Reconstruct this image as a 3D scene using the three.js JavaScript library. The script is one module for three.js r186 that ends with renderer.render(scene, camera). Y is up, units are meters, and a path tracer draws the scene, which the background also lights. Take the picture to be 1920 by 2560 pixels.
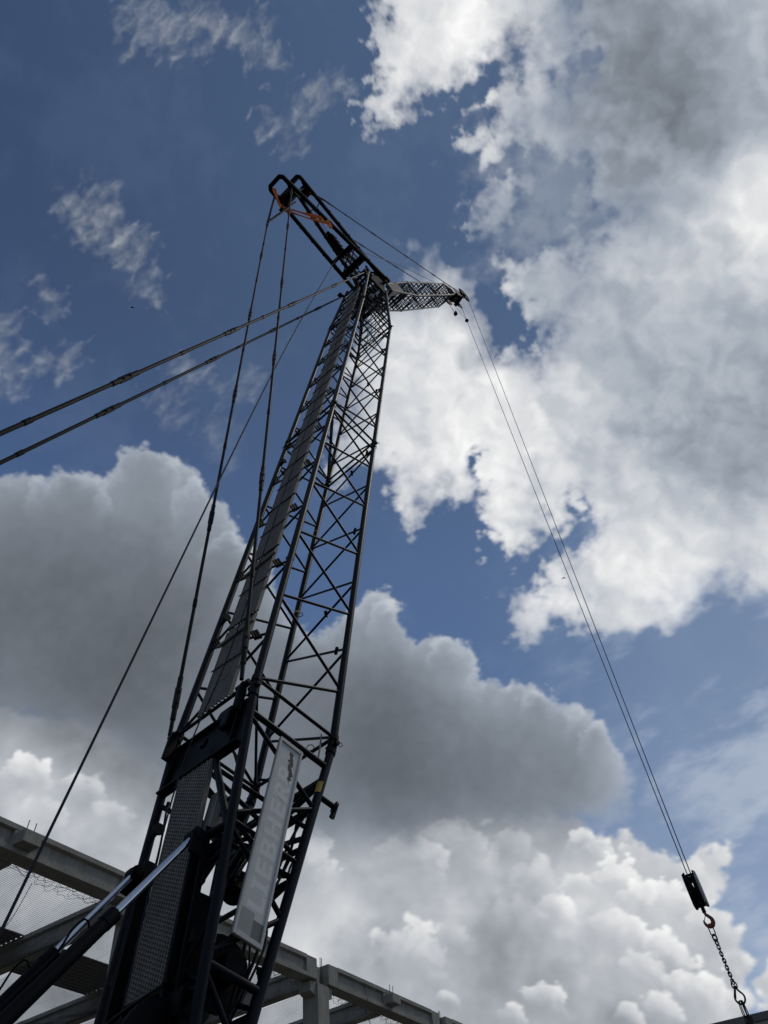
import * as THREE from 'three';
import { mergeGeometries } from 'three/addons/utils/BufferGeometryUtils.js';
import { RoundedBoxGeometry } from 'three/addons/geometries/RoundedBoxGeometry.js';

// ---------------------------------------------------------------- camera, sun, exposure
const scene = new THREE.Scene();
const camera = new THREE.PerspectiveCamera(69.31, 3 / 4, 0.1, 900);
camera.position.set(0, 1.6, 0);
camera.up.set(0.14841, 0.62917, 0.76296);
camera.lookAt(0, 1.6 + 0.77151, -0.63622);
const renderer = new THREE.WebGLRenderer({ antialias: true });
renderer.toneMapping = THREE.LinearToneMapping;
renderer.toneMappingExposure = 1;
renderer.shadowMap.enabled = true;
const SUN = new THREE.Vector3(0.52, 0.81, -0.28).normalize();
const sun = new THREE.DirectionalLight(0xfff3e2, 0.7);
sun.position.copy(SUN).multiplyScalar(120).add(new THREE.Vector3(0, 20, -15));
sun.target.position.set(0, 20, -15);
sun.castShadow = true;
sun.shadow.radius = 24;
sun.shadow.mapSize.set(2048, 2048);
Object.assign(sun.shadow.camera, { left: -50, right: 50, top: 60, bottom: -60, near: 1, far: 300 });
scene.add(sun, sun.target);

// ---------------------------------------------------------------- seeded noise
let seedState = 20240611;
function rnd() { seedState = (seedState * 1664525 + 1013904223) >>> 0; return seedState / 4294967296; }
const PERM = new Uint8Array(512), GX = new Float32Array(256), GY = new Float32Array(256);
{
  const t = Array.from({ length: 256 }, (_, i) => i);
  for (let i = 255; i > 0; i--) { const j = Math.floor(rnd() * (i + 1)); [t[i], t[j]] = [t[j], t[i]]; }
  for (let i = 0; i < 512; i++) PERM[i] = t[i & 255];
  for (let i = 0; i < 256; i++) { const a = rnd() * Math.PI * 2; GX[i] = Math.cos(a); GY[i] = Math.sin(a); }
}
function noise2(x, y) {                                   // gradient noise, about -0.7 .. 0.7
  const xi = Math.floor(x), yi = Math.floor(y), fx = x - xi, fy = y - yi, X = xi & 255, Y = yi & 255;
  const u = fx * fx * fx * (fx * (fx * 6 - 15) + 10), v = fy * fy * fy * (fy * (fy * 6 - 15) + 10);
  const a = PERM[PERM[X] + Y], b = PERM[PERM[X + 1] + Y], c = PERM[PERM[X] + Y + 1], d = PERM[PERM[X + 1] + Y + 1];
  const p = GX[a] * fx + GY[a] * fy, q = GX[b] * (fx - 1) + GY[b] * fy, r = GX[c] * fx + GY[c] * (fy - 1), s = GX[d] * (fx - 1) + GY[d] * (fy - 1);
  const top = p + u * (q - p);
  return top + v * (r + u * (s - r) - top);
}
function fbm(x, y, n, gain = 0.5) {
  let s = 0, a = 1;
  for (let i = 0; i < n; i++) { s += a * noise2(x, y); const t = x * 1.62 - y * 1.21 + 17.3; y = x * 1.21 + y * 1.62 - 9.1; x = t; a *= gain; }
  return s;
}
function billow(x, y, n, gain = 0.5) {                    // rounded heaps with creases between them
  let s = 0, a = 1;
  for (let i = 0; i < n; i++) { s += a * (0.62 - 2.2 * Math.abs(noise2(x, y))); const t = x * 1.62 - y * 1.21 + 31.7; y = x * 1.21 + y * 1.62 - 5.3; x = t; a *= gain; }
  return -s;
}
const clamp = (x, a, b) => Math.min(b, Math.max(a, x));
const sstep = (a, b, x) => { const t = clamp((x - a) / (b - a), 0, 1); return t * t * (3 - 2 * t); };
const mix = (a, b, t) => a + (b - a) * t;
const lin = (c) => { c /= 255; return c <= 0.04045 ? c / 12.92 : Math.pow((c + 0.055) / 1.055, 2.4); };

// ---------------------------------------------------------------- the sky: air and clouds, in degrees round a point half way up
const SKYPOLY = {
  U: [
    [5.3, 41.1, 4.5, 36.0, 4.6, 33.8, 4.0, 32.8, 4.3, 31.9, 3.3, 31.3, 3.4, 30.3, 1.8, 29.6, 1.4, 28.7, 2.5, 28.1, 2.9, 27.3, 4.9, 28.3, 5.8, 27.3, 6.5, 28.4, 7.7, 28.5, 8.9, 28.0, 9.9, 28.7, 10.8, 28.9, 11.5, 29.6, 12.9, 30.5, 13.9, 30.6, 13.0, 29.4, 11.7, 28.6, 11.8, 27.4, 10.8, 26.7, 9.0, 26.3, 9.5, 25.4, 10.9, 24.4, 11.8, 24.0, 12.7, 24.7, 13.9, 24.6, 15.3, 24.1, 16.4, 23.4, 17.4, 22.1, 17.7, 20.1, 18.3, 18.6, 18.7, 18.0, 18.0, 17.3, 17.0, 16.5, 15.3, 17.7, 14.1, 17.4, 12.4, 17.2, 10.9, 18.1, 11.3, 17.1, 11.0, 15.8, 11.1, 13.9, 12.2, 13.5, 12.5, 12.5, 13.3, 11.6, 12.9, 10.2, 11.6, 11.1, 10.5, 10.7, 10.1, 11.8, 10.1, 13.2, 9.3, 14.9, 9.1, 15.9, 8.4, 17.4, 6.7, 17.4, 4.8, 18.0, 2.6, 17.0, 1.8, 16.3, 1.0, 14.9, -0.4, 13.9, -1.6, 12.0, -2.0, 10.2, -3.2, 7.6, -3.9, 4.6, -4.1, 2.6, -3.1, 2.2, -1.8, 2.9, -0.4, 3.5, 0.5, 3.0, 0.4, 1.3, 1.0, -0.8, 1.9, -1.9, 3.0, -0.6, 4.5, 0.1, 5.5, -0.6, 6.8, -0.4, 7.1, -1.4, 7.3, -2.7, 7.1, -4.1, 8.3, -4.6, 9.6, -5.6, 10.7, -5.0, 11.3, -4.0, 11.9, -3.2, 12.9, -3.5, 14.8, -2.4, 15.4, -2.8, 14.5, -4.1, 13.4, -4.8, 11.3, -5.6, 11.3, -6.8, 10.3, -7.4, 9.0, -7.2, 7.2, -7.9, 8.2, -8.5, 8.1, -10.1, 8.7, -12.0, 10.0, -12.2, 10.8, -10.8, 11.3, -10.2, 13.1, -10.8, 14.1, -11.6, 15.0, -11.7, 17.5, -11.5, 19.7, -12.0, 21.3, -11.5, 23.2, -10.3, 24.3, -9.6, 25.1, -10.6, 26.6, -10.4, 38.1, -10.7, 40.7, 32.2],
    [9.1, 21.7, 10.3, 22.8, 11.6, 23.3, 13.1, 23.2, 14.4, 22.7, 14.3, 21.9, 13.3, 20.7, 12.7, 19.8, 11.1, 19.7, 9.9, 19.2, 8.9, 18.7, 8.7, 19.9, 9.6, 20.8],
    [4.0, 19.9, 5.3, 20.1, 6.9, 19.2, 6.5, 17.7, 5.0, 18.1],
  ],
  H: [
    [7.0, 3.7, 7.9, 4.4, 8.3, 3.5, 7.8, 1.6, 7.3, -0.1, 6.9, 1.2],
    [17.5, 34.2, 18.9, 33.9, 18.9, 30.4, 20.1, 29.2, 19.2, 28.0, 18.3, 27.6, 17.5, 26.5, 17.8, 24.6, 17.2, 25.2, 16.8, 27.9, 15.4, 28.8, 16.0, 29.3, 17.4, 29.8],
  ],
  V: [
    [13.1, 23.8, 15.6, 26.7, 15.6, 28.9, 17.4, 34.7, 20.4, 34.1, 20.7, 26.8, 19.6, 15.9, 17.3, 16.3, 13.2, 18.1],
  ],
  G: [
    [-31.4, 8.1, -27.2, 7.1, -25.6, 7.1, -24.3, 6.5, -23.3, 7.1, -22.1, 6.8, -20.4, 6.2, -19.7, 7.5, -18.4, 7.9, -17.1, 7.9, -15.8, 7.4, -14.2, 6.8, -13.2, 5.6, -12.6, 4.1, -12.1, 2.8, -11.1, 1.3, -10.5, -0.2, -9.7, -1.0, -8.9, -3.1, -8.5, -5.0, -7.6, -6.7, -6.6, -8.1, -5.1, -7.5, -3.3, -6.3, -1.9, -5.5, -0.9, -5.8, 0.1, -6.3, 0.5, -7.4, 0.5, -8.5, 1.1, -9.7, 2.2, -9.6, 3.4, -9.6, 4.3, -10.5, 5.3, -11.1, 5.6, -12.4, 5.7, -13.5, 6.5, -13.4, 7.2, -14.2, 8.2, -13.9, 9.4, -14.0, 10.5, -14.6, 11.2, -15.5, 12.5, -16.2, 13.2, -16.8, 14.1, -17.4, 14.6, -18.4, 15.1, -19.7, 15.3, -21.1, 15.4, -21.4, 14.9, -22.8, 14.1, -24.0, 12.7, -24.5, 11.1, -24.8, 8.2, -25.0, 5.9, -24.7, 3.2, -24.8, 0.7, -24.1, -1.1, -24.7, -3.7, -24.5, -8.3, -23.5, -13.3, -21.2, -16.5, -18.7, -20.5, -16.2, -24.8, -12.5, -29.4, -10.7, -36.5, -8.5],
  ],
  B: [
    [-38.5, -5.9, -29.3, -9.3, -21.5, -12.3, -10.5, -17.2, -1.9, -20.9, 1.9, -22.1, 7.0, -22.8, 10.2, -23.6, 11.0, -24.6, 12.0, -25.7, 13.1, -25.0, 13.6, -25.2, 13.9, -26.0, 14.6, -26.4, 16.2, -26.5, 16.9, -27.3, 17.6, -27.2, 19.3, -26.5, 19.8, -26.4, 21.1, -27.0, 20.4, -28.3, 19.9, -29.3, 18.9, -30.1, 18.8, -30.8, 19.8, -30.8, 20.2, -31.4, 20.5, -32.3, 20.1, -34.2, 19.6, -35.2, 20.0, -36.4, 19.3, -39.3, 15.2, -51.6, -42.2, -40.4],
    [20.3, -34.5, 21.1, -33.5, 22.2, -32.9, 25.0, -32.9, 23.1, -39.3, 19.5, -39.3],
    [21.1, -30.7, 21.8, -30.3, 22.9, -30.3, 22.6, -31.2, 21.4, -31.3],
  ],
  W: [
    [-12.8, 36.4, -11.3, 37.4, -9.9, 36.8, -8.5, 36.1, -6.8, 36.5, -5.7, 35.6, -3.9, 35.8, -3.6, 35.0, -3.0, 34.1, -2.2, 32.3, -3.2, 32.7, -4.6, 33.0, -4.8, 34.0, -6.3, 34.3, -8.0, 34.3, -9.0, 34.6, -10.0, 33.7, -10.7, 34.1, -11.4, 34.6, -12.5, 34.7, -12.9, 35.4],
    [-4.2, 29.6, -3.2, 28.4, -2.3, 29.3, -1.4, 30.4, -0.0, 31.0, 1.9, 30.7, 0.1, 29.7, -1.7, 29.0, -2.4, 28.0, -2.6, 27.1, -3.4, 28.0, -4.2, 28.3],
    [-19.7, 25.1, -17.7, 25.3, -16.6, 26.6, -15.8, 25.3, -15.9, 24.1, -15.4, 22.6, -14.0, 22.9, -14.0, 21.7, -15.8, 20.4, -17.0, 21.2, -17.8, 22.5, -18.9, 23.2, -19.5, 24.0],
    [-15.2, 20.1, -14.2, 20.1, -14.3, 18.3, -15.3, 18.2],
    [-22.1, 19.7, -21.1, 19.6, -20.9, 18.2, -21.8, 17.8],
    [-26.4, 19.0, -24.3, 17.7, -24.2, 16.5, -25.1, 15.3, -27.1, 16.0],
    [-27.2, 15.2, -24.9, 14.5, -24.2, 13.4, -25.3, 12.8, -27.7, 12.8],
    [-23.8, 14.7, -22.5, 14.9, -20.6, 15.4, -20.7, 14.0, -22.3, 13.4, -23.2, 14.0],
    [-16.2, 11.1, -14.9, 11.1, -13.9, 9.7, -14.1, 8.9, -15.5, 9.4],
    [-10.7, 11.3, -8.5, 11.8, -8.3, 10.6, -10.2, 10.1],
    [-14.2, 13.1, -13.1, 13.4, -11.9, 12.3, -13.4, 11.6],
    [-13.1, 8.8, -11.1, 8.8, -10.5, 7.5, -10.9, 5.6, -12.6, 6.4],
  ],
};
const SKYSEEN = [-21.3, 38.8, 5.5, 36.7, 31.8, 30.9, 29.1, -4.4, 21.3, -38.9, -5.5, -36.7, -31.8, -30.9, -29.1, 4.4];
// cloud tone every 4 degrees of the sky chart, from u = -40, v = -44
const SKYTONE = [
  160, 160, 160, 160, 161, 168, 185, 190, 187, 169, 160, 165, 168, 183, 195, 195, 195, 195, 195, 195, 195,
  160, 160, 160, 160, 161, 168, 183, 190, 188, 173, 161, 165, 166, 178, 193, 195, 195, 195, 195, 195, 195,
  160, 160, 160, 160, 161, 168, 182, 190, 189, 177, 162, 164, 165, 175, 191, 197, 198, 198, 197, 197, 196,
  160, 160, 160, 160, 161, 167, 181, 194, 199, 175, 175, 175, 184, 204, 197, 203, 205, 205, 205, 205, 205,
  160, 160, 160, 160, 161, 173, 188, 202, 214, 205, 196, 199, 206, 207, 205, 213, 200, 200, 200, 200, 200,
  160, 163, 169, 178, 187, 188, 180, 173, 177, 164, 146, 138, 148, 171, 188, 199, 200, 200, 200, 200, 200,
  177, 181, 184, 193, 198, 186, 158, 139, 124, 108, 106, 110, 120, 132, 156, 193, 200, 200, 200, 200, 200,
  193, 198, 198, 194, 166, 134, 126, 121, 114, 105, 108, 123, 137, 147, 175, 198, 200, 200, 200, 200, 200,
  192, 183, 169, 148, 118, 110, 115, 119, 118, 116, 124, 147, 174, 189, 209, 212, 207, 201, 202, 204, 205,
  139, 132, 126, 117, 103, 100, 110, 120, 128, 138, 151, 178, 211, 222, 218, 223, 219, 204, 200, 196, 192,
  116, 114, 112, 108, 101, 103, 114, 127, 138, 153, 175, 205, 221, 214, 207, 212, 204, 177, 174, 170, 166,
  111, 111, 112, 113, 111, 116, 127, 140, 149, 172, 207, 223, 224, 216, 200, 177, 164, 162, 161, 160, 162,
  121, 124, 127, 129, 133, 139, 145, 149, 149, 178, 213, 226, 218, 210, 197, 178, 166, 167, 169, 171, 174,
  139, 140, 140, 140, 142, 143, 141, 140, 138, 161, 202, 222, 223, 207, 194, 180, 176, 178, 180, 180, 180,
  138, 137, 136, 134, 133, 132, 130, 130, 130, 144, 185, 218, 219, 195, 191, 183, 196, 187, 194, 210, 228,
  130, 130, 130, 130, 130, 130, 130, 130, 130, 135, 166, 197, 194, 190, 177, 176, 199, 227, 246, 253, 251,
  130, 130, 130, 130, 131, 132, 133, 134, 135, 138, 153, 161, 181, 182, 167, 164, 164, 202, 226, 210, 190,
  140, 140, 140, 140, 140, 140, 140, 140, 140, 140, 161, 179, 203, 195, 171, 161, 142, 152, 167, 177, 188,
  135, 135, 135, 135, 134, 133, 133, 132, 130, 130, 182, 209, 230, 213, 185, 159, 124, 159, 190, 190, 190,
  130, 130, 130, 130, 130, 130, 130, 132, 133, 132, 160, 205, 234, 225, 205, 159, 163, 177, 190, 190, 190,
  130, 130, 130, 130, 130, 130, 130, 138, 140, 138, 138, 173, 209, 225, 205, 160, 163, 177, 190, 190, 190,
  130, 130, 130, 130, 130, 130, 130, 135, 140, 140, 134, 166, 205, 223, 210, 161, 162, 177, 190, 190, 190,
  130, 130, 130, 130, 130, 130, 130, 131, 140, 140, 131, 157, 201, 222, 215, 162, 162, 178, 190, 190, 190,
];
// cumulus heads of the far bank, back to front: centre, radius, strength
const SKYHEADS = [
  [13.2, -26.1, 2.28, 1.0],
  [11.0, -26.6, 2.07, 1.0],
  [15.5, -28.0, 3.26, 1.0],
  [19.3, -28.0, 2.66, 1.0],
  [17.3, -28.5, 2.07, 0.7],
  [12.5, -29.3, 2.66, 1.0],
  [13.8, -30.5, 2.10, 1.0],
  [16.8, -31.1, 2.38, 1.0],
  [9.9, -29.0, 1.50, 0.8],
  [7.8, -30.3, 1.75, 1.0],
  [6.5, -28.6, 2.71, 0.6],
  [1.2, -26.2, 4.30, 0.8],
  [-2.1, -26.5, 3.81, 0.7],
  [5.6, -26.2, 2.25, 0.6],
  [-10.9, -24.9, 4.30, 0.8],
  [-14.7, -25.6, 3.72, 0.7],
  [-28.3, -15.6, 2.73, 0.9],
  [-25.0, -17.2, 2.58, 0.7],
  [-27.3, -18.2, 2.52, 0.6],
  [-22.8, -19.3, 2.15, 0.6],
  [-19.5, -21.7, 2.44, 0.6],
  [11.7, -32.1, 2.47, 1.0],
  [18.8, -32.7, 2.97, 0.9],
  [14.7, -33.9, 2.61, 1.0],
  [12.8, -34.7, 2.41, 0.8],
  [15.9, -36.3, 2.55, 1.0],
  [13.5, -36.7, 1.69, 0.9],
  [5.9, -35.8, 2.02, 0.9],
  [3.7, -36.3, 1.43, 0.9],
  [19.2, -36.9, 1.61, 0.9],
  [20.8, -35.2, 1.71, 0.9],
  [-2.7, -32.2, 3.46, 0.8],
  [0.3, -31.6, 2.22, 0.4],
  [11.4, -37.1, 1.37, 0.8],
  [19.3, -34.4, 1.31, 0.5],
  [4.8, -30.6, 2.94, 0.3],
  [-0.6, -34.8, 1.09, 0.8],
];
const SKYLOBES = [
  [10.1, -16.8, 2.53],
  [3.5, -12.3, 2.46],
  [6.3, -14.6, 1.39],
  [13.5, -19.7, 2.29],
  [-0.3, -8.9, 2.49],
  [-17.9, 5.4, 3.86],
  [-13.4, 1.9, 3.29],
  [-23.0, 4.0, 3.54],
  [-12.3, -1.9, 2.44],
];
const SKYSOFT = [[5.7, 17.9, 2.6], [8.4, 16.9, 1.6], [17.0, 22.8, 3.7], [18.5, 28.7, 3.6], [17.7, 18.5, 3.3], [17.0, 26.1, 2.4]];
function polyField(polys, u0, v0, step, nu, nv) {         // signed distance to a set of outlines, positive inside
  const f = new Float32Array(nu * nv);
  for (let j = 0; j < nv; j++) for (let i = 0; i < nu; i++) {
    const x = u0 + i * step, y = v0 + j * step; let best = -1e9;
    for (const p of polys) {
      let d = 1e9, inside = false; const n = p.length / 2;
      for (let k = 0, m = n - 1; k < n; m = k++) {
        const ax = p[2 * m], ay = p[2 * m + 1], bx = p[2 * k], by = p[2 * k + 1], ex = bx - ax, ey = by - ay;
        const t = clamp(((x - ax) * ex + (y - ay) * ey) / (ex * ex + ey * ey + 1e-9), 0, 1), dx = x - ax - t * ex, dy = y - ay - t * ey;
        d = Math.min(d, dx * dx + dy * dy);
        if ((ay > y) !== (by > y) && x < (bx - ax) * (y - ay) / (by - ay) + ax) inside = !inside;
      }
      d = Math.sqrt(d); best = Math.max(best, inside ? d : -d);
    }
    f[j * nu + i] = best;
  }
  return (x, y) => {
    const s = clamp((x - u0) / step, 0, nu - 1.001), t = clamp((y - v0) / step, 0, nv - 1.001), i = Math.floor(s), j = Math.floor(t), a = s - i, b = t - j, o = j * nu + i;
    return (f[o] * (1 - a) + f[o + 1] * a) * (1 - b) + (f[o + nu] * (1 - a) + f[o + nu + 1] * a) * b;
  };
}
function toneField() {
  const nu = 21, nv = 23, w = (t, k) => { const x = Math.abs(t - k); return x < 1 ? 2 / 3 - x * x + x * x * x / 2 : x < 2 ? (2 - x) ** 3 / 6 : 0; };
  return (x, y) => {
    const s = clamp((x + 40) / 4, 0, nu - 1), t = clamp((y + 44) / 4, 0, nv - 1), i0 = Math.floor(s), j0 = Math.floor(t); let v = 0;
    for (let j = -1; j <= 2; j++) { const wy = w(t, j0 + j), jj = clamp(j0 + j, 0, nv - 1); for (let i = -1; i <= 2; i++) v += wy * w(s, i0 + i) * SKYTONE[jj * nu + clamp(i0 + i, 0, nu - 1)]; }
    return v;
  };
}
function makeSky() {
  const W = 2048, H = 2048, data = new Float32Array(W * H * 4);
  const F = {}; for (const k in SKYPOLY) F[k] = polyField(SKYPOLY[k], -48, -48, 0.3, 320, 320);
  const seen = polyField([SKYSEEN], -48, -48, 0.6, 160, 160), tone = toneField();
  const CE = Math.sin(50.5 * Math.PI / 180), CC = Math.cos(50.5 * Math.PI / 180), deg = 180 / Math.PI;
  const LUT = new Float32Array(281); for (let i = 0; i < 281; i++) LUT[i] = lin(i);
  const L = (x) => { x = clamp(x, 0, 279); const i = Math.floor(x); return LUT[i] + (LUT[i + 1] - LUT[i]) * (x - i); };
  const put = (o, r, g, b) => { data[o] = r; data[o + 1] = g; data[o + 2] = b; data[o + 3] = 1; };
  for (let j = 0; j < H; j++) {
    const el = ((j + 0.5) / H - 0.5) * Math.PI, y = Math.sin(el), ce = Math.cos(el), eld = el * deg;
    for (let i = 0; i < W; i++) {
      const o = (j * W + i) * 4;
      if (eld < -1) { put(o, 0.17, 0.17, 0.16); continue; }
      const ph = ((i + 0.5) / W - 0.5) * Math.PI * 2, x = Math.cos(ph) * ce, z = Math.sin(ph) * ce;
      const q = 2 / (1 + y * CE - z * CC) * deg, u = x * q, v = (y * CC + z * CE) * q;
      // air: deep blue high up and away from the sun, paler low down and near it
      const g = Math.acos(clamp(x * SUN.x + y * SUN.y + z * SUN.z, -1, 1)) * deg;
      const near = sstep(70, 12, g), low = sstep(56, 4, eld), mid = sstep(68, 40, eld);
      let r = mix(mix(mix(54, 76, mid), 94, near * 0.6), 150, low * low), gg = mix(mix(mix(72, 101, mid), 117, near * 0.6), 172, low * low), b = mix(mix(mix(104, 143, mid), 150, near * 0.6), 202, low * low);
      const veil = (0.22 + 0.5 * sstep(-0.25, 0.5, fbm(u * 0.09 + 3, v * 0.11, 3) + 0.4 * fbm(u * 0.3 + v * 0.15, v * 0.75 - u * 0.3, 6, 0.62))) * sstep(2, 19, u - 0.1 * v - 4) * sstep(6, -8, v) + 0.05 * sstep(-0.1, 0.5, fbm(u * 0.12 - 7, v * 0.12 + 4, 5, 0.6));
      r = L(mix(r, 186, veil)); gg = L(mix(gg, 194, veil)); b = L(mix(b, 208, veil));
      const lay = (L8, al, cool) => { const c = L(L8), k = cool * sstep(245, 150, L8); r = mix(r, c * (1 - 0.12 * k), al); gg = mix(gg, c, al); b = mix(b, c * (1 + 0.17 * k), al); };
      // the drift of the cloud edges
      const n1 = fbm(u * 0.33, v * 0.33, 4), n2 = fbm(u * 0.33 + 40, v * 0.33 - 17, 4);
      const m1 = fbm(u * 0.95 + 7, v * 0.95, 6, 0.54), m2 = fbm(u * 0.95 - 21, v * 0.95 + 9, 6, 0.54);
      const wu = u + 1.0 * n1 + 0.5 * m1, wv = v + 1.0 * n2 + 0.5 * m2;
      const out = sstep(0, -9, seen(clamp(u, -47, 47), clamp(v, -47, 47)));
      const free = out > 0 ? out * (9 * (fbm(u * 0.045 + 5, v * 0.045 + 11, 5) + 0.06) - 0.4) - (1 - out) * 20 : -50;
      const wide = fbm(u * 0.13 + 0.15 * n1 - 3, v * 0.13 + 0.15 * n2 + 8, 5, 0.5);
      const T = mix(out < 1 ? tone(u + 0.9 * n1, v + 0.9 * n2) : 0, 168 + 45 * fbm(u * 0.05 - 9, v * 0.05 + 2, 3), out);
      if (out < 1) {
        const fv = F.V(u + 2 * n1, v + 2 * n2); if (fv > -6) lay(T + 6 + 14 * n1, 0.42 * sstep(-5, 3.5, fv + 4 * n2 + 2.2 * m1), 1);
        const fw = F.W(u + 0.8 * n1 + 0.8 * m1, v + 0.8 * n2 + 0.8 * m2);
        if (fw > -3.5) {
          const str = fbm(u * 0.55 + v * 0.5 + 0.5 * m2, v * 1.2 - u * 0.9 + 0.5 * m1, 6, 0.5), d = Math.max(0, fw + 1.1 * str + 0.75);
          lay(162 + 40 * str, clamp((1 - Math.exp(-d * 0.42)) * (0.6 + 0.55 * m2 + 0.3 * str) * mix(0.32, 1, sstep(6, 16, v)), 0, 0.62), 0.6);
        }
        const lump = billow(u * 0.3, v * 0.3, 6, 0.5), curl = billow(u * 0.62 + 9, v * 0.62, 5, 0.52);
        const fb = F.B(wu + 0.4 * lump, wv) + 0.5 * lump + 0.25 * curl;
        if (fb > -0.6) {
          lay(T - 4 + 34 * wide + 16 * n2 + 5 * m1 + 22 * Math.exp(-Math.max(fb, 0) / 0.8), sstep(-0.25, 0.4, fb), 0.6);
          for (const [hx, hy, hr, hs] of SKYHEADS) {
            const dx = (u + 0.35 * n1 - hx) / hr, dy = (v + 0.35 * n2 - hy) / hr; if (dx * dx + dy * dy > 2.4) continue;
            const rr = Math.sqrt(dx * dx + dy * dy) - 0.2 * curl - 0.2 * lump - 0.12 * m1, s = dx * 0.45 + dy * 0.89;
            const al = sstep(1.02, 0.975 - (1 - hs) * 0.4, rr) * sstep(-0.75, 0.25, s + 0.25 * curl + 0.3 * n1) * (0.35 + 0.65 * hs) * sstep(-0.2, 0.3, fb);
            if (al > 0) lay(mix(T - 14, mix(T + 4, 246, 0.2 + 0.8 * hs), sstep(-0.35, 1.0, 0.75 * s + 0.28 * rr + 0.12 * curl)) + 7 * curl + 5 * m2, al, 0.6);
          }
        }
        const TG = tone(u + 0.9 * n1, v + 0.9 * n2 + 2.4 * sstep(0.5, 4, F.G(u, v) - F.G(u, v - 3)) * sstep(6, 1, F.G(u, v - 3)));
        const gu = u + 0.5 * n1 + 0.22 * m1, gv = v + 0.5 * n2 + 0.22 * m2, fg = F.G(gu, gv) + 0.35 * lump + 0.4 * curl + 0.2 * billow(u * 1.5, v * 1.5 + 3, 4, 0.55);
        const f0 = F.G(u, v), fd = F.G(u, v - 3), lowSide = fd < f0 ? sstep(0, 4, f0 - fd) * sstep(6, 1, fd) : 0;
        if (fg > -3) {
          let lob = 0;
          for (const [hx, hy, hr] of SKYLOBES) { const dx = (gu - hx) / hr, dy = (gv - hy) / hr, rr = Math.sqrt(dx * dx + dy * dy) - 0.16 * curl - 0.1 * lump; if (rr < 1.05) { const k = sstep(1.04, 0.92, rr) * sstep(-0.7, 0.5, dx * 0.3 + dy); lob = mix(lob, 26 * sstep(0.45, 1.0, rr) - 6, k); } }
          lay(TG + 1 + lob + (30 * Math.exp(-Math.max(fg, 0) / 0.45) + 16 * Math.exp(-Math.max(fg, 0) / 2)) * (1 - lowSide) + 9 * wide + 3 * n1 + 2 * m2 + 3 * curl, sstep(-0.25 - 1.6 * lowSide, 0.4 + 1.2 * lowSide, fg), 1);
        }
      }
      let fu = Math.max(out < 1 ? F.U(wu, wv) : -50, free), soft = 0;
      if (out < 1) {
        for (const [sx, sy, sr] of SKYSOFT) soft = Math.max(soft, Math.exp(-((u - sx) ** 2 + (v - sy) ** 2) / (sr * sr * 0.5)));
        const hole = sstep(-0.7, 0.7, F.H(wu, wv) + 0.4 * m2);
        fu = mix(fu, Math.min(fu, -0.1 + 0.5 * soft + 1.0 * m1 + 0.8 * n2), hole);
      }
      fu += 1.0 * m1 + 0.5 * n2 + 0.1;
      if (soft > 0.02) fu = mix(fu, 0.34 * (fu + 0.7) + 1.2 * n1 + 0.7 * m2, soft);
      if (fu > 0) {
        const feather = mix(0.5, 1.5, sstep(-0.35, 0.35, fbm(u * 0.16 + 81, v * 0.16, 3))), al = 1 - Math.exp(-Math.pow(fu * feather, 1.3));
        const rl = fbm(u * 0.24 + 50 + 0.25 * n1, v * 0.24 + 0.25 * n2, 6, 0.5), rl2 = fbm(u * 0.24 + 50.18 + 0.25 * n1, v * 0.24 + 0.11 + 0.25 * n2, 6, 0.5);
        const torn = sstep(0.0, 0.4, fbm(u * 0.12 + 91, v * 0.12 - 14, 3)), puff = billow(u * 0.38 + 4 + 0.4 * n2, v * 0.38, 5, 0.5);
        lay(186 + (T - 186) * 1.28 + 20 * Math.exp(-fu / 1.5) * (1 - soft) + 20 * wide + 12 * rl + 26 * clamp(rl - rl2, -0.4, 0.4) + torn * (10 * puff + 8 * m1), al, 1);
      }
      put(o, r, gg, b);
    }
  }
  const t = new THREE.DataTexture(data, W, H, THREE.RGBAFormat, THREE.FloatType);
  t.mapping = THREE.EquirectangularReflectionMapping; t.magFilter = t.minFilter = THREE.LinearFilter; t.wrapS = THREE.RepeatWrapping;
  t.needsUpdate = true;
  return t;
}
const skyTexture = makeSky();
scene.background = skyTexture; scene.environment = skyTexture;

// ---------------------------------------------------------------- helpers: names, things, parts
const V3 = (x, y, z) => new THREE.Vector3(x, y, z);
const used = {};
function numbered(n) { const k = used[n] ?? 0; used[n] = k + 1; return k ? `${n}_${String(k).padStart(3, '0')}` : n; }
const baseOf = new Map();                                  // point that a thing's coordinates are measured from
// the crane's own axes: x across the boom (left chord positive), y along the boom, z to its front
const CRANE = { o: V3(-2.7669, 9.0258, -10.7521), x: V3(-0.80868, 0, -0.58825), y: V3(0.12172, 0.97836, -0.16732), z: V3(0.57552, -0.20691, -0.79118) };
CRANE.q = new THREE.Quaternion().setFromRotationMatrix(new THREE.Matrix4().makeBasis(CRANE.x, CRANE.y, CRANE.z));
const craneToWorld = (p) => p.clone().applyQuaternion(CRANE.q).add(CRANE.o);
function note(o, label, category, group, kind) { if (label) o.userData.label = label; if (category) o.userData.category = category; if (group) o.userData.group = group; if (kind) o.userData.kind = kind; return o; }
function craneThing(name, label, category, at, group) {    // 'at' in crane axes
  const g = new THREE.Group(); g.name = numbered(name); g.quaternion.copy(CRANE.q); g.position.copy(craneToWorld(at)); baseOf.set(g, at.clone()); scene.add(g);
  return note(g, label, category, group);
}
function thing(name, label, category, at, group) {
  const g = new THREE.Group(); g.name = numbered(name); g.position.copy(at); baseOf.set(g, at.clone()); scene.add(g);
  return note(g, label, category, group);
}
function sub(parent, name) { const g = new THREE.Group(); g.name = name; parent.add(g); baseOf.set(g, baseOf.get(parent)); return g; }
const b0 = (t) => baseOf.get(t);
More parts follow.
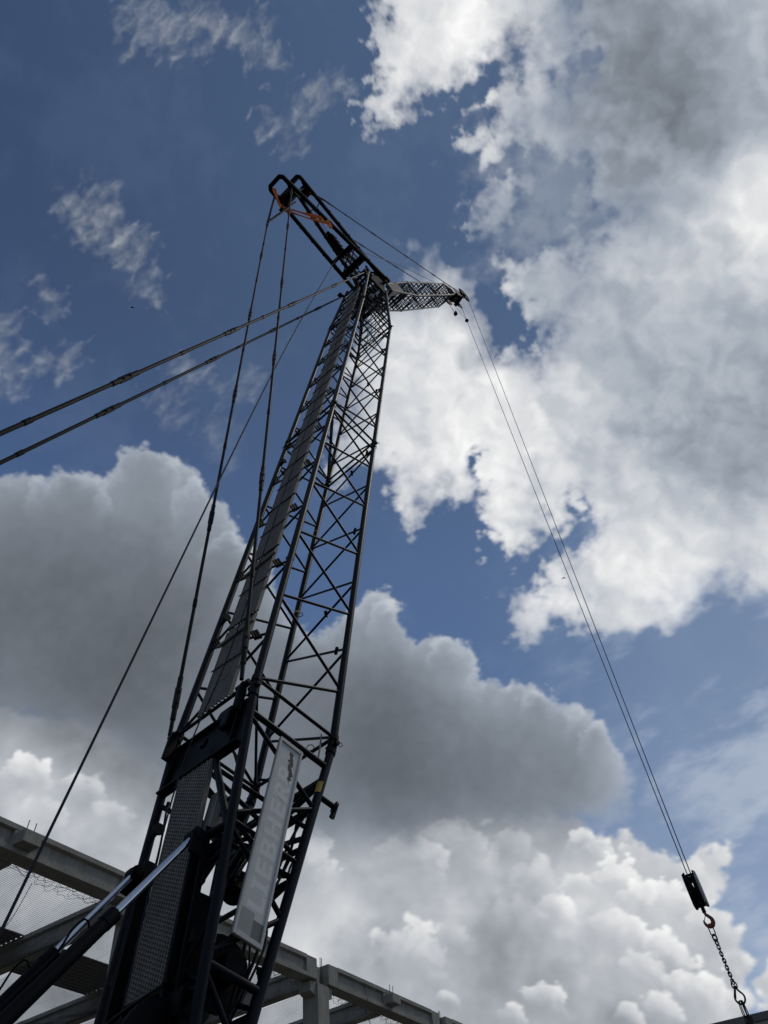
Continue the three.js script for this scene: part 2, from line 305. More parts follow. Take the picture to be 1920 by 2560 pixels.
const UNITCYL = new THREE.CylinderGeometry(1, 1, 1, 14, 1), UNITCYL_FINE = new THREE.CylinderGeometry(1, 1, 1, 28, 1), UNITBOX = new THREE.BoxGeometry(1, 1, 1);
const UP = V3(0, 1, 0);
function bar(t, name, p, q, r, mat, geo = UNITCYL) {       // round bar from p to q
  const m = new THREE.Mesh(geo, mat), d = q.clone().sub(p), l = d.length(); m.name = name;
  m.position.copy(p).add(q).multiplyScalar(0.5).sub(b0(t)); m.quaternion.setFromUnitVectors(UP, d.divideScalar(l)); m.scale.set(r, l, r); t.add(m); return m;
}
function axesOf(d, side) { const y = d.clone().normalize(), x = side.clone().addScaledVector(y, -side.dot(y)).normalize(), z = x.clone().cross(y); return new THREE.Quaternion().setFromRotationMatrix(new THREE.Matrix4().makeBasis(x, y, z)); }
function beam(t, name, p, q, w, h, side, mat, round = 0.012) { // square beam from p to q, w along 'side'
  const d = q.clone().sub(p), l = d.length(), rr = Math.min(round, w / 3, h / 3);
  const m = new THREE.Mesh(round > 0 ? new RoundedBoxGeometry(w, l, h, 1, rr) : UNITBOX, mat); m.name = name;
  if (!(round > 0)) m.scale.set(w, l, h);
  m.position.copy(p).add(q).multiplyScalar(0.5).sub(b0(t)); m.quaternion.copy(axesOf(d, side)); t.add(m); return m;
}
function part(t, name, geo, mat, pos, quat) { const m = new THREE.Mesh(geo, mat); m.name = name; if (pos) m.position.copy(pos).sub(b0(t)); if (quat) m.quaternion.copy(quat); t.add(m); return m; }
function tube(t, name, pts, r, mat, seg = 40, rad = 6) {
  const b = b0(t), c = new THREE.CatmullRomCurve3(pts.map((p) => p.clone().sub(b))), m = new THREE.Mesh(new THREE.TubeGeometry(c, seg, r, rad), mat); m.name = name; t.add(m); return m;
}
function plate(t, name, pts, thick, mat, o, ax, ay, bevel = 0.006) { // flat plate: outline in the plane (ax, ay) round o, thickness along ax x ay
  const s = new THREE.Shape(pts.map(([x, y]) => new THREE.Vector2(x, y))), g = new THREE.ExtrudeGeometry(s, { depth: thick, bevelEnabled: bevel > 0, bevelSize: bevel, bevelThickness: bevel, bevelSegments: 1, curveSegments: 12 });
  g.translate(0, 0, -thick / 2);
  const q = new THREE.Quaternion().setFromRotationMatrix(new THREE.Matrix4().makeBasis(ax, ay, ax.clone().cross(ay)));
  return part(t, name, g, mat, o, q);
}
function boxUV(g, s = 1) {                                 // uv in metres from the face's own direction
  g = g.index ? g.toNonIndexed() : g; g.computeVertexNormals();
  const p = g.attributes.position, n = g.attributes.normal, uv = new Float32Array(p.count * 2);
  for (let i = 0; i < p.count; i++) {
    const ax = Math.abs(n.getX(i)), ay = Math.abs(n.getY(i)), az = Math.abs(n.getZ(i)), x = p.getX(i), y = p.getY(i), z = p.getZ(i);
    const [a, b] = ax >= ay && ax >= az ? [z, y] : ay >= az ? [x, z] : [x, y]; uv[2 * i] = a * s; uv[2 * i + 1] = b * s;
  }
  g.setAttribute('uv', new THREE.BufferAttribute(uv, 2)); return g;
}

// ---------------------------------------------------------------- materials
function texture(n, f, srgb = true) {                      // f(u, v) in 0..1 -> [r, g, b] 0..255
  const d = new Uint8Array(n * n * 4);
  for (let j = 0; j < n; j++) for (let i = 0; i < n; i++) { const c = f(i / n, j / n), o = (j * n + i) * 4; d[o] = clamp(c[0], 0, 255); d[o + 1] = clamp(c[1], 0, 255); d[o + 2] = clamp(c[2], 0, 255); d[o + 3] = 255; }
  const t = new THREE.DataTexture(d, n, n); t.wrapS = t.wrapT = THREE.MirroredRepeatWrapping; t.magFilter = THREE.LinearFilter; t.minFilter = THREE.LinearMipmapLinearFilter; t.generateMipmaps = true;
  if (srgb) t.colorSpace = THREE.SRGBColorSpace; t.needsUpdate = true; return t;
}
const concreteMap = texture(1024, (u, v) => {
  const x = u * 40, y = v * 40, k = 140 + 17 * fbm(x * 0.35, y * 0.35, 5) + 8 * fbm(x * 3, y * 3, 4, 0.6) + 13 * fbm(x * 1.6, y * 0.12 + 9, 3) - (noise2(x * 9, y * 9) > 0.58 ? 26 : 0);
  const rust = sstep(0.34, 0.6, fbm(x * 0.5 + 70, y * 0.09, 4)) * 14;
  return [k + rust, k - 1 - rust * 0.2, k - 8 - rust];
});
concreteMap.repeat.set(1 / 5, 1 / 5);
const concreteBump = texture(512, (u, v) => { const k = 128 + 60 * fbm(u * 60, v * 60, 5, 0.6) - (noise2(u * 90, v * 90) > 0.55 ? 70 : 0); return [k, k, k]; }, false);
concreteBump.repeat.set(1 / 2.3, 1 / 2.3);
const grimeMap = texture(512, (u, v) => { const k = 212 + 34 * fbm(u * 9, v * 3, 4) + 10 * fbm(u * 30, v * 14, 3); return [k, k, k * 0.985]; });
const M = {
  paint: new THREE.MeshPhysicalMaterial({ color: new THREE.Color().setRGB(0.0055, 0.008, 0.0135), map: grimeMap, roughness: 0.4, specularIntensity: 0.2 }),
  dark: new THREE.MeshPhysicalMaterial({ color: new THREE.Color().setRGB(0.004, 0.005, 0.007), map: grimeMap, roughness: 0.5, specularIntensity: 0.15 }),
  black: new THREE.MeshPhysicalMaterial({ color: new THREE.Color().setRGB(0.003, 0.003, 0.0035), roughness: 0.6, specularIntensity: 0.15 }),
  greyPaint: new THREE.MeshStandardMaterial({ color: new THREE.Color().setRGB(0.12, 0.12, 0.117), map: grimeMap, roughness: 0.6 }),
  jib: new THREE.MeshStandardMaterial({ color: new THREE.Color().setRGB(0.06, 0.062, 0.064), map: grimeMap, roughness: 0.6 }),
  rod: new THREE.MeshPhysicalMaterial({ color: new THREE.Color().setRGB(0.012, 0.0145, 0.016), map: grimeMap, roughness: 0.55, specularIntensity: 0.2 }),
  galv: new THREE.MeshStandardMaterial({ color: new THREE.Color().setRGB(0.215, 0.198, 0.176), map: grimeMap, roughness: 0.65, metalness: 0.1, side: THREE.DoubleSide }),
  chrome: new THREE.MeshStandardMaterial({ color: new THREE.Color().setRGB(0.62, 0.64, 0.67), metalness: 1, roughness: 0.14 }),
  rope: new THREE.MeshPhysicalMaterial({ color: new THREE.Color().setRGB(0.010, 0.013, 0.022), roughness: 0.6, specularIntensity: 0.4 }),
  orange: new THREE.MeshStandardMaterial({ color: new THREE.Color().setRGB(0.78, 0.20, 0.035), roughness: 0.9, side: THREE.DoubleSide }),
  red: new THREE.MeshStandardMaterial({ color: new THREE.Color().setRGB(0.11, 0.018, 0.016), roughness: 0.5 }),
  chain: new THREE.MeshPhysicalMaterial({ color: new THREE.Color().setRGB(0.014, 0.014, 0.015), roughness: 0.5, specularIntensity: 0.5 }),
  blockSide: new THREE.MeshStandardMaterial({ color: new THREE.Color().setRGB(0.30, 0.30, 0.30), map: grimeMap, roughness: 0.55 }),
  concrete: new THREE.MeshStandardMaterial({ color: new THREE.Color().setRGB(0.92, 0.91, 0.88), map: concreteMap, bumpMap: concreteBump, bumpScale: 0.002, roughness: 0.95 }),
  deckSteel: new THREE.MeshStandardMaterial({ color: new THREE.Color().setRGB(0.16, 0.16, 0.155), roughness: 0.7, side: THREE.DoubleSide }),
  net: new THREE.MeshStandardMaterial({ color: new THREE.Color().setRGB(0.035, 0.037, 0.04), roughness: 0.9, side: THREE.DoubleSide }),
  hose: new THREE.MeshPhysicalMaterial({ color: new THREE.Color().setRGB(0.006, 0.006, 0.007), roughness: 0.5, specularIntensity: 0.4 }),
  yellow: new THREE.MeshStandardMaterial({ color: new THREE.Color().setRGB(0.55, 0.36, 0.06), map: grimeMap, roughness: 0.7 }),
  rebar: new THREE.MeshStandardMaterial({ color: new THREE.Color().setRGB(0.10, 0.06, 0.045), roughness: 0.9 }),
  wall: new THREE.MeshStandardMaterial({ color: new THREE.Color().setRGB(0.9, 0.9, 0.92), map: concreteMap, bumpMap: concreteBump, bumpScale: 0.003, roughness: 0.95 }),
};

// ---------------------------------------------------------------- ground
{
  const gravel = texture(1024, (u, v) => { const k = 98 + 26 * fbm(u * 30, v * 30, 5, 0.6) + 26 * noise2(u * 300, v * 300) + 14 * fbm(u * 6, v * 6, 3); return [k + 4, k, k - 8]; });
  gravel.repeat.set(90, 90);
  const bumpT = texture(512, (u, v) => { const k = 128 + 90 * noise2(u * 120, v * 120) + 40 * fbm(u * 40, v * 40, 3); return [k, k, k]; }, false); bumpT.repeat.set(220, 220);
  const g = new THREE.Mesh(new THREE.PlaneGeometry(900, 900), new THREE.MeshStandardMaterial({ map: gravel, bumpMap: bumpT, bumpScale: 0.015, roughness: 1 }));
  g.rotation.x = -Math.PI / 2; g.name = 'ground'; note(g, 'compacted grey gravel ground of the building site', 'ground', null, 'structure'); scene.add(g);
}

// ---------------------------------------------------------------- the precast concrete frame behind the crane
{
  const Q = V3(-4.02, 0, -25.69), D = V3(0.4547, 0, -0.8907), N = V3(0.8907, 0, 0.4547);     // along the facade, out of it
  const at = (u, n, y) => Q.clone().addScaledVector(D, u).addScaledVector(N, n).setY(y);
  const frame = thing('concrete_building_frame', 'unfinished precast concrete building frame of columns and beams behind the crane', 'building', at(0, 0, 0));
  const FQ = new THREE.Quaternion().setFromRotationMatrix(new THREE.Matrix4().makeBasis(D, UP, D.clone().cross(UP)));   // x along facade, y up, z = D x UP
  const zs = D.clone().cross(UP).dot(N) > 0 ? 1 : -1;       // which way z runs
  const block = (t, name, u0, u1, n0, n1, y0, y1, mat = M.concrete, r = 0.015) => {
    const g = boxUV(new RoundedBoxGeometry(u1 - u0, y1 - y0, n1 - n0, 1, r)); g.translate(rnd() * 0, 0, 0);
    const off = (u0 * 3.7 + n0 * 1.3) % 5, uv = g.attributes.uv; for (let i = 0; i < uv.count; i++) uv.setXY(i, uv.getX(i) + off, uv.getY(i) + off * 0.6);
    return part(t, name, g, mat, at((u0 + u1) / 2, (n0 + n1) / 2, (y0 + y1) / 2), FQ);
  };
  const TOP = 10.96, BOT = 10.37;
  // an I-shaped beam between u0 and u1 on the facade line (front face at n = 0): solid ends, recessed web between
  const section = (h, w, web, fl) => { const a = w / 2, b = web / 2, s = 0.05; return [[-a, -h / 2], [a, -h / 2], [a, -h / 2 + fl], [b, -h / 2 + fl + s], [b, h / 2 - fl - s * 0.6], [a, h / 2 - fl], [a, h / 2], [-a, h / 2], [-a, h / 2 - fl], [-b, h / 2 - fl - s * 0.6], [-b, -h / 2 + fl + s], [-a, -h / 2 + fl]]; };
  const iGeo = (len, h, w, web, fl) => { const g = new THREE.ExtrudeGeometry(new THREE.Shape(section(h, w, web, fl).map(([x, y]) => new THREE.Vector2(x, y))), { depth: len, bevelEnabled: true, bevelSize: 0.008, bevelThickness: 0.008, bevelSegments: 1 }); g.translate(0, 0, -len / 2); return boxUV(g); };
  const alongU = new THREE.Quaternion().setFromRotationMatrix(new THREE.Matrix4().makeBasis(UP.clone().cross(D), UP, D));
  const alongN = new THREE.Quaternion().setFromRotationMatrix(new THREE.Matrix4().makeBasis(UP.clone().cross(N), UP, N));
  const cols = [-23.2, -15.4, -7.65, -0.02, 7.45, 15.1, 22.8], W = 0.46;
  for (let i = 0; i + 1 < cols.length; i++) {
    const u0 = cols[i] + (i === 3 ? 0.26 : 0.2), u1 = cols[i + 1] - (i === 2 ? 0.34 : 0.28), e = 0.52;
    const bm = sub(frame, 'edge_beam');
    const mid = iGeo(u1 - u0 - 2 * e, TOP - BOT, W, 0.24, 0.1); part(bm, 'web_length', mid, M.concrete, at((u0 + u1) / 2, -W / 2, (TOP + BOT) / 2), alongU);
    block(bm, 'end_block', u0, u0 + e + 0.004, -W, 0.002, BOT - 0.002, TOP + 0.002); block(bm, 'end_block', u1 - e - 0.004, u1, -W, 0.002, BOT - 0.002, TOP + 0.002);
    const um = (u0 + u1) / 2 + (i === 1 ? 0.12 : 0);
    block(bm, 'stiffener', um - 0.27, um + 0.27, -W + 0.01, -0.004, BOT + 0.06, TOP - 0.03);
    const cb = block(bm, 'corbel', um - 0.24, um + 0.24, -0.02, 0.34, BOT + 0.11, BOT + 0.4);
    for (const k of [-0.1, 0.1]) bar(bm, 'rebar', at(um + k, 0.14, BOT + 0.36), at(um + k + 0.02, 0.14, TOP + 0.12), 0.011, M.rebar);
  }
  cols.forEach((c, i) => {
    const col = sub(frame, 'column'), w = 0.29;
    block(col, 'shaft', c - w, c + w, -0.62, -0.03, 0, BOT - 0.06);
    for (const s of [-1, 1]) {
      const g = new THREE.Shape([[0, 0], [0.27, 0.1], [0.27, 0.36], [0, 0.36]].map(([x, y]) => new THREE.Vector2(s * x, y)));
      const e = boxUV(new THREE.ExtrudeGeometry(g, { depth: 0.42, bevelEnabled: true, bevelSize: 0.008, bevelThickness: 0.008, bevelSegments: 1 })); e.translate(0, 0, -0.21);
      part(col, 'bracket', e, M.concrete, at(c + s * w, -0.33, BOT - 0.4), FQ);
    }
    block(col, 'tongue', c - 0.1, c + 0.06, -0.44, -0.2, BOT - 0.06, TOP - 0.1);
    for (const k of [0.12, 0.2]) bar(col, 'rebar', at(c + k - 0.03, -0.2, BOT - 0.1), at(c + k - 0.02, -0.2, TOP + 0.2), 0.012, M.rebar);
    for (const [k, y] of [[-0.1, 2.2], [0.14, 2.45]]) bar(col, 'bolt_hole', at(c + k, -0.05, BOT - y), at(c + k, -0.027, BOT - y), 0.028, M.black);
  });
  // painted letter on the tongue of the column by the gap
  {
    const cv = document.createElement('canvas'); cv.width = cv.height = 128; const x = cv.getContext('2d'); x.fillStyle = '#8d8c86'; x.fillRect(0, 0, 128, 128); x.fillStyle = '#23262c'; x.font = 'bold 108px sans-serif'; x.textAlign = 'center'; x.textBaseline = 'middle'; x.fillText('A', 64, 68);
    const t = new THREE.CanvasTexture(cv); t.colorSpace = THREE.SRGBColorSpace;
    const p = part(frame, 'painted_mark', new THREE.PlaneGeometry(0.13, 0.16), new THREE.MeshStandardMaterial({ map: t, roughness: 0.9 }), at(-0.04, -0.194, TOP - 0.22), new THREE.Quaternion().setFromRotationMatrix(new THREE.Matrix4().makeBasis(UP.clone().cross(N), UP, N)));
    p.userData.label = 'dark letter A painted on the concrete tongue';
  }
  // cross beams running back into the building, at the columns and half way between
  const cross = [-19.2, -15.4, -11.45, -7.62, -3.45, -0.05, 3.72, 7.5, 11.2, 15.1];
  for (const u of cross) part(frame, 'cross_beam', iGeo(15.6, 0.58, 0.36, 0.17, 0.1), M.concrete, at(u, -W - 0.04 - 7.8, TOP - 0.31), alongN);
  const rear = iGeo(46, 0.6, 0.46, 0.24, 0.1); part(frame, 'rear_beam', rear, M.concrete, at(0, -16.6, TOP - 0.3), alongU);
  for (const c of cols) block(frame, 'rear_column', c - 0.29, c + 0.29, -16.9, -16.3, 0, BOT - 0.3);
  // corrugated decking laid across the cross beams in strips
  const deck = (u0, u1, n0, n1, y) => {
    const pitch = 0.2, k = Math.round((n0 - n1) / pitch), pts = []; for (let i = 0; i < k; i++) { const o = i * pitch; pts.push([o, 0], [o + 0.07, 0], [o + 0.1, 0.06], [o + 0.17, 0.06]); } pts.push([k * pitch, 0]);
    const s = new THREE.Shape([...pts, ...pts.slice().reverse().map(([x, z]) => [x, z + 0.006])].map(([x, z]) => new THREE.Vector2(x, z)));
    const g = new THREE.ExtrudeGeometry(s, { depth: u1 - u0, bevelEnabled: false }); const nn = N.clone().negate();
    const q = new THREE.Quaternion().setFromRotationMatrix(new THREE.Matrix4().makeBasis(nn, UP, nn.clone().cross(UP))); g.translate(0, 0, -(u1 - u0) / 2);
    return part(frame, 'deck_sheet', g, M.deckSteel, at((u0 + u1) / 2, n0, y), q);
  };
  for (const [a, b] of [[-11.3, -7.8], [-7.45, -3.6], [-3.3, -0.2]]) { deck(a, b, -4.45, -6.65, TOP - 0.02); deck(a, b, -10.6, -13.4, TOP - 0.02); }
  deck(-15.2, -11.6, -2.2, -6.65, TOP - 0.02);
  for (let i = 0; i < 7; i++) part(frame, 'ridge_block', boxUV(new RoundedBoxGeometry(0.12, 0.09, 0.16, 1, 0.02)), M.concrete, at(-7.62, -3.7 - i * 0.32, TOP + 0.03), FQ);

  // safety nets hung under the beams, one bay each
  const nets = [[-15.2, -11.65, 'far left bay beyond the second corbel'], [-11.25, -7.8, 'bay left of the column behind the steel rods'], [-7.4, -3.65, 'bay behind the cylinders and base of the boom'], [-3.25, -0.25, 'bay just left of the bare column'], [0.15, 3.5, 'bay just right of the bare column'], [3.95, 7.3, 'rightmost bay below the last edge beam']];
  nets.forEach(([u0, u1, where], bi) => {
    const n0 = -0.5, n1 = -15.8, y0 = TOP - 0.68, mesh = 0.055, idx = [], pos = [], nu = Math.round((u1 - u0) / mesh), nn = Math.round((n0 - n1) / mesh);
    const g = thing('safety_net', `dark safety net under the concrete beams, ${where}`, 'net', at((u0 + u1) / 2, n0, y0), 'safety nets under the building frame'), b = b0(g);
    const P = (i, j) => {
      const a = i / nu, c = j / nn, u = mix(u0, u1, a), n = mix(n0, n1, c), w = fbm(u * 0.7 + bi * 13, n * 0.7, 3);
      return at(u + 0.05 * fbm(u * 1.5, n * 1.5 + 40, 2), n + 0.06 * w, y0 - 0.42 * Math.sin(Math.PI * a) * Math.min(1, c * 7) * (1 + 0.4 * w) + 0.24 * Math.exp(-c * 22) + 0.05 * w).sub(b);
    };
    const strand = (pts, r) => { for (let k = 0; k + 1 < pts.length; k++) { const p = pts[k], q = pts[k + 1], d = q.clone().sub(p).normalize(), s = d.clone().cross(UP).normalize().multiplyScalar(r), v = UP.clone().multiplyScalar(r), o = pos.length / 3; for (const e of [p, q]) for (const f of [s, v, s.clone().negate()]) pos.push(e.x + f.x, e.y + f.y, e.z + f.z); for (const [a, c] of [[0, 1], [1, 2], [2, 0]]) idx.push(o + a, o + c, o + 3 + a, o + c, o + 3 + c, o + 3 + a); } };
    for (let i = 0; i <= nu; i++) strand(Array.from({ length: 37 }, (_, k) => P(i, k / 36 * nn)), i % 12 === 0 ? 0.005 : 0.0034);
    for (let j = 0; j <= nn; j++) strand(Array.from({ length: 9 }, (_, k) => P(k / 8 * nu, j)), 0.0034);
    const ge = new THREE.BufferGeometry(); ge.setAttribute('position', new THREE.Float32BufferAttribute(pos, 3)); ge.setIndex(idx); ge.computeVertexNormals();
    const m = new THREE.Mesh(ge, M.net); m.name = 'mesh_strands'; m.userData.kind = 'stuff'; g.add(m);
    // the gathered edge along the beam
    const ed = []; for (let s = 0; s < 5; s++) { const c = new THREE.CatmullRomCurve3(Array.from({ length: 26 }, (_, k) => P(k / 25 * nu, rnd() * 4.4 + s * 0.9).add(V3(0, (rnd() - 0.2) * 0.05, 0)))); ed.push(new THREE.TubeGeometry(c, 90, 0.005, 3)); }
    const e = new THREE.Mesh(mergeGeometries(ed), M.net); e.name = 'gathered_edge'; e.userData.kind = 'stuff'; g.add(e);
  });
  // loose wires hanging from the frame
  const wire = (pts, where) => { const g = thing('loose_wire', where, 'wire', pts[0]); tube(g, 'strand', pts, 0.008, M.rebar, 24, 5); };
  wire([at(-10.35, -0.9, BOT), at(-10.42, -1.2, BOT - 0.7), at(-10.55, -1.6, BOT - 1.3), at(-10.6, -1.9, BOT - 1.9)], 'thin wire hanging down in front of the left net');
  wire([at(2.6, -0.3, BOT - 0.02), at(2.9, -0.3, BOT - 0.45), at(3.4, -0.3, BOT - 0.5), at(3.9, -0.3, BOT - 0.25), at(4.1, -0.3, BOT - 0.02)], 'thin wire looped under the right edge beam');
  wire([at(2.35, -0.1, TOP), at(2.36, 0.02, BOT), at(2.4, 0.02, BOT - 0.9), at(2.35, 0.02, BOT - 1.4)], 'thin wire dangling over the face of the right edge beam');
}
// the low wall at the lower right, behind the chain
{
  const c = Math.cos(0.3), s = Math.sin(0.3), A = V3(48 * s, 0, -48 * c), side = V3(c, 0, s), w = thing('concrete_wall', 'grey concrete building wall with dark coping behind the chain sling', 'wall', A);
  const q = new THREE.Quaternion().setFromRotationMatrix(new THREE.Matrix4().makeBasis(side, UP, side.clone().cross(UP))), H = 1.6 + 48 * 0.2334;
  for (let k = -2; k < 5; k++) { const g = boxUV(new RoundedBoxGeometry(4.97, H - 0.35, 0.3, 1, 0.02)); part(w, 'wall_panel', g, M.wall, A.clone().addScaledVector(side, k * 5).setY((H - 0.35) / 2), q); }
  part(w, 'coping', boxUV(new RoundedBoxGeometry(36, 0.35, 0.5, 1, 0.02)), M.greyPaint, A.clone().addScaledVector(side, 5).setY(H - 0.174), q);
}

// ---------------------------------------------------------------- the lattice boom
const cylTop = (sx) => sx < 0 ? V3(-0.62, -2.59, -0.94) : V3(0.62, -2.62, -0.97), cylDir = (sx) => (sx < 0 ? V3(-0.005, -0.893, -0.449) : V3(0.005, -0.905, -0.425)).normalize();
const HW = 1.005, HD = 0.889, J1 = 11.87, J2 = 24.2, HEAD = 30.2, FOOT = -7.0;
function chordAt(sx, sz, s) {                               // sx +1 left / -1 right chord, sz -1 back / +1 front
  if (s < 0) { const k = s / FOOT; return V3(sx * HW, s, sz < 0 ? mix(-HD, -0.3, k) : mix(HD, -0.1, k)); }
  if (s > J2) { const k = (s - J2) / (HEAD - J2); return V3(sx * mix(HW, 0.75, k), s, sz < 0 ? mix(-HD, -0.84, k) : mix(HD, 0.47, k)); }
  return V3(sx * HW, s, sz * HD);
}
const CHORDS = { L: [1, -1], M: [-1, -1], R: [-1, 1], K: [1, 1] };
const at4 = (c, s) => chordAt(CHORDS[c][0], CHORDS[c][1], s);
const AX = V3(1, 0, 0), AY = V3(0, 1, 0), AZ = V3(0, 0, 1);
const boom = craneThing('lattice_boom', 'tall dark blue lattice boom of the crane rising from the lower left', 'crane boom', V3(0, FOOT, -0.2));
{
  const secs = [[FOOT + 0.35, 0], [0, J1], [J1, J2], [J2, HEAD]];
  secs.forEach(([s0, s1], i) => {
    for (const c in CHORDS) {
      const p = at4(c, s0 + (i ? 0.13 : 0)), q = at4(c, s1 - (i < 3 ? 0.13 : 0));
      bar(boom, 'chord', p, q, 0.071, M.paint, UNITCYL_FINE);
    }
  });
  for (const j of [0, J1, J2]) for (const c in CHORDS) {     // fork and pin joints between the sections
    const p = at4(c, j), [sx, sz] = CHORDS[c], lug = sub(boom, 'pin_joint');
    bar(lug, 'collar', at4(c, j - 0.2), at4(c, j - 0.1), 0.088, M.paint, UNITCYL_FINE); bar(lug, 'collar', at4(c, j + 0.1), at4(c, j + 0.2), 0.088, M.paint, UNITCYL_FINE);
    beam(lug, 'fork', at4(c, j - 0.16), at4(c, j + 0.1), 0.12, 0.13, AX, M.dark);
    bar(lug, 'pin', p.clone().add(V3(-0.13, 0, 0)), p.clone().add(V3(0.13, 0, 0)), 0.045, M.dark);
    const ring = new THREE.TorusGeometry(0.045, 0.006, 5, 14); part(lug, 'safety_ring', ring, M.rod, p.clone().add(V3(sx * 0.16, -0.05, sz * 0.02)), new THREE.Quaternion().setFromAxisAngle(AY, 1.2));
  }
  // zigzag bracing of the four faces; each chord's nodes are offset from one face to the next
  const faces = [['M', 'R'], ['R', 'K'], ['K', 'L'], ['L', 'M']];
  for (const [S, n, pitch] of [[0.16, 5, 2.27], [J1 + 0.16, 5, 2.34]]) for (const [a, b] of faces) {
    const r = a === 'M' || a === 'K' ? 0.029 : 0.026;
    for (let k = 0; k < n; k++) { const A = S + k * pitch + 0.03, B = S + (k + 0.5) * pitch; bar(boom, 'lacing_bar', at4(a, A), at4(b, B - 0.03), r, M.paint); bar(boom, 'lacing_bar', at4(b, B + 0.03), at4(a, A + pitch - 0.06), r, M.paint); }
    bar(boom, 'end_bar', at4(a, S + 0.02), at4(b, S + 0.02), 0.032, M.paint); bar(boom, 'end_bar', at4(a, S + n * pitch + 0.05), at4(b, S + n * pitch + 0.05), 0.032, M.paint);
  }
  for (const s of [0.2, J1 - 0.25, J1 + 0.25, J2 - 0.25]) bar(boom, 'section_diagonal', at4('M', s), at4('K', s), 0.026, M.paint);
  // head section: closer bracing, cross beams and head plates
  for (const [a, b] of faces) {
    const S = J2 + 0.2, pitch = 0.98;
    for (let k = 0; k < 5; k++) { const A = S + k * pitch, B = A + pitch / 2; bar(boom, 'lacing_bar', at4(a, A), at4(b, B), 0.026, M.paint); bar(boom, 'lacing_bar', at4(b, B), at4(a, A + pitch), 0.026, M.paint); }
    bar(boom, 'end_bar', at4(a, S - 0.04), at4(b, S - 0.04), 0.032, M.paint); bar(boom, 'end_bar', at4(a, J2 + 5.2), at4(b, J2 + 5.2), 0.05, M.paint);
  }
  for (const [s, z] of [[27.4, -0.1], [28.5, -0.25], [29.5, -0.5], [29.5, 0.3], [28.4, 0.42], [30.1, 0.05]]) { const h = at4('M', s).x; beam(boom, 'head_cross_beam', V3(h, s, z), V3(-h, s, z), 0.2, 0.16, AY, M.dark); }
  for (const sx of [-1, 1]) {
    const sh = [[-0.6, 0.3], [0.3, 0], [0.42, 0.3], [0.3, 1.5], [0.08, 1.9], [-0.2, 1.9], [-0.55, 1.2]];
    plate(boom, 'head_plate', sh, 0.035, M.dark, V3(sx * 0.76, 29.3, 0), AZ, AY);
    beam(boom, 'head_post', V3(sx * 0.62, 28.4, -0.4), V3(sx * 0.62, 31.4, 0.1), 0.12, 0.16, AX, M.dark);
    for (let k = 0; k < 3; k++) beam(boom, 'head_strut', V3(sx * 0.7, 27.0 + k * 0.7, 0.55 - k * 0.06), V3(sx * (0.25 - 0.1 * k), 28.6 + k * 0.5, -0.55 + 0.1 * k), 0.09, 0.05, AX, M.dark, 0);
    bar(boom, 'pendant_eye', V3(sx * 0.95, 29.0, -1.12), V3(sx * 0.75, 29.0, -1.12), 0.11, M.dark);
    beam(boom, 'pendant_lug', V3(sx * 0.85, 29.0, -1.15), V3(sx * 0.8, 29.4, -0.8), 0.06, 0.2, AX, M.dark);
  }
  bar(boom, 'foot_shaft_beam', V3(-HW, 30.9, 0.2), V3(HW, 30.9, 0.2), 0.085, M.dark);
  for (let k = 0; k < 4; k++) { const z = -0.5 + k * 0.28, sh = sub(boom, 'rope_sheave'); for (const x of [-0.36 + 0.12 * k, -0.3 + 0.12 * k]) bar(sh, 'flange', V3(x, 29.2, z * 0.4), V3(x + 0.03, 29.2, z * 0.4), 0.3, M.black, UNITCYL_FINE); bar(sh, 'groove', V3(-0.345 + 0.12 * k, 29.2, z * 0.4), V3(-0.28 + 0.12 * k, 29.2, z * 0.4), 0.25, M.black); }
  const lampAt = V3(-1.0, 25.3, -0.75), lp = sub(boom, 'marker_lamp'); bar(lp, 'bracket', lampAt.clone().add(V3(0.1, 0, -0.05)), lampAt.clone().add(V3(-0.08, -0.02, 0.14)), 0.025, M.dark); part(lp, 'lens', new THREE.SphereGeometry(0.11, 16, 12), M.blockSide, lampAt.clone().add(V3(-0.1, -0.05, 0.2)));
  // base section: heavy struts, box girder between the back chords, bracing
  const base = [-0.45, -2.3, -4.1, -5.7];
  for (const [a, b] of [['M', 'R'], ['L', 'K']]) {
    base.forEach((s, k) => { if (s > -5) bar(boom, 'base_strut', at4(a, s - 0.05), at4(b, s - 0.05), k % 2 ? 0.034 : 0.052, M.paint); });
    for (let k = 0; k + 1 < base.length; k++) { const m = (base[k] + base[k + 1]) / 2; bar(boom, 'lacing_bar', at4(a, base[k] - 0.12), at4(b, m), 0.036, M.paint); bar(boom, 'lacing_bar', at4(b, m), at4(a, base[k + 1] + 0.05), 0.036, M.paint); }
  }
  for (const [a, b] of [['R', 'K'], ['M', 'L']]) for (let k = 0; k + 1 < base.length; k++) {
    if (a === 'M' && k === 0) continue;
    const m = (base[k] + base[k + 1]) / 2; bar(boom, 'base_strut', at4(a, base[k] - 0.3), at4(b, base[k] - 0.3), 0.04, M.paint);
    bar(boom, 'lacing_bar', at4(a, base[k] - 0.3), at4(b, m - 0.2), 0.036, M.paint); bar(boom, 'lacing_bar', at4(b, m - 0.25), at4(a, base[k + 1] - 0.25), 0.036, M.paint);
  }
  bar(boom, 'lacing_bar', at4('M', -0.3), at4('K', -2.2), 0.04, M.paint); bar(boom, 'lacing_bar', at4('L', -1.2), at4('R', -2.6), 0.04, M.paint); bar(boom, 'lacing_bar', V3(-0.2, -0.6, 0.75), V3(-0.85, -3.0, -0.35), 0.045, M.paint);
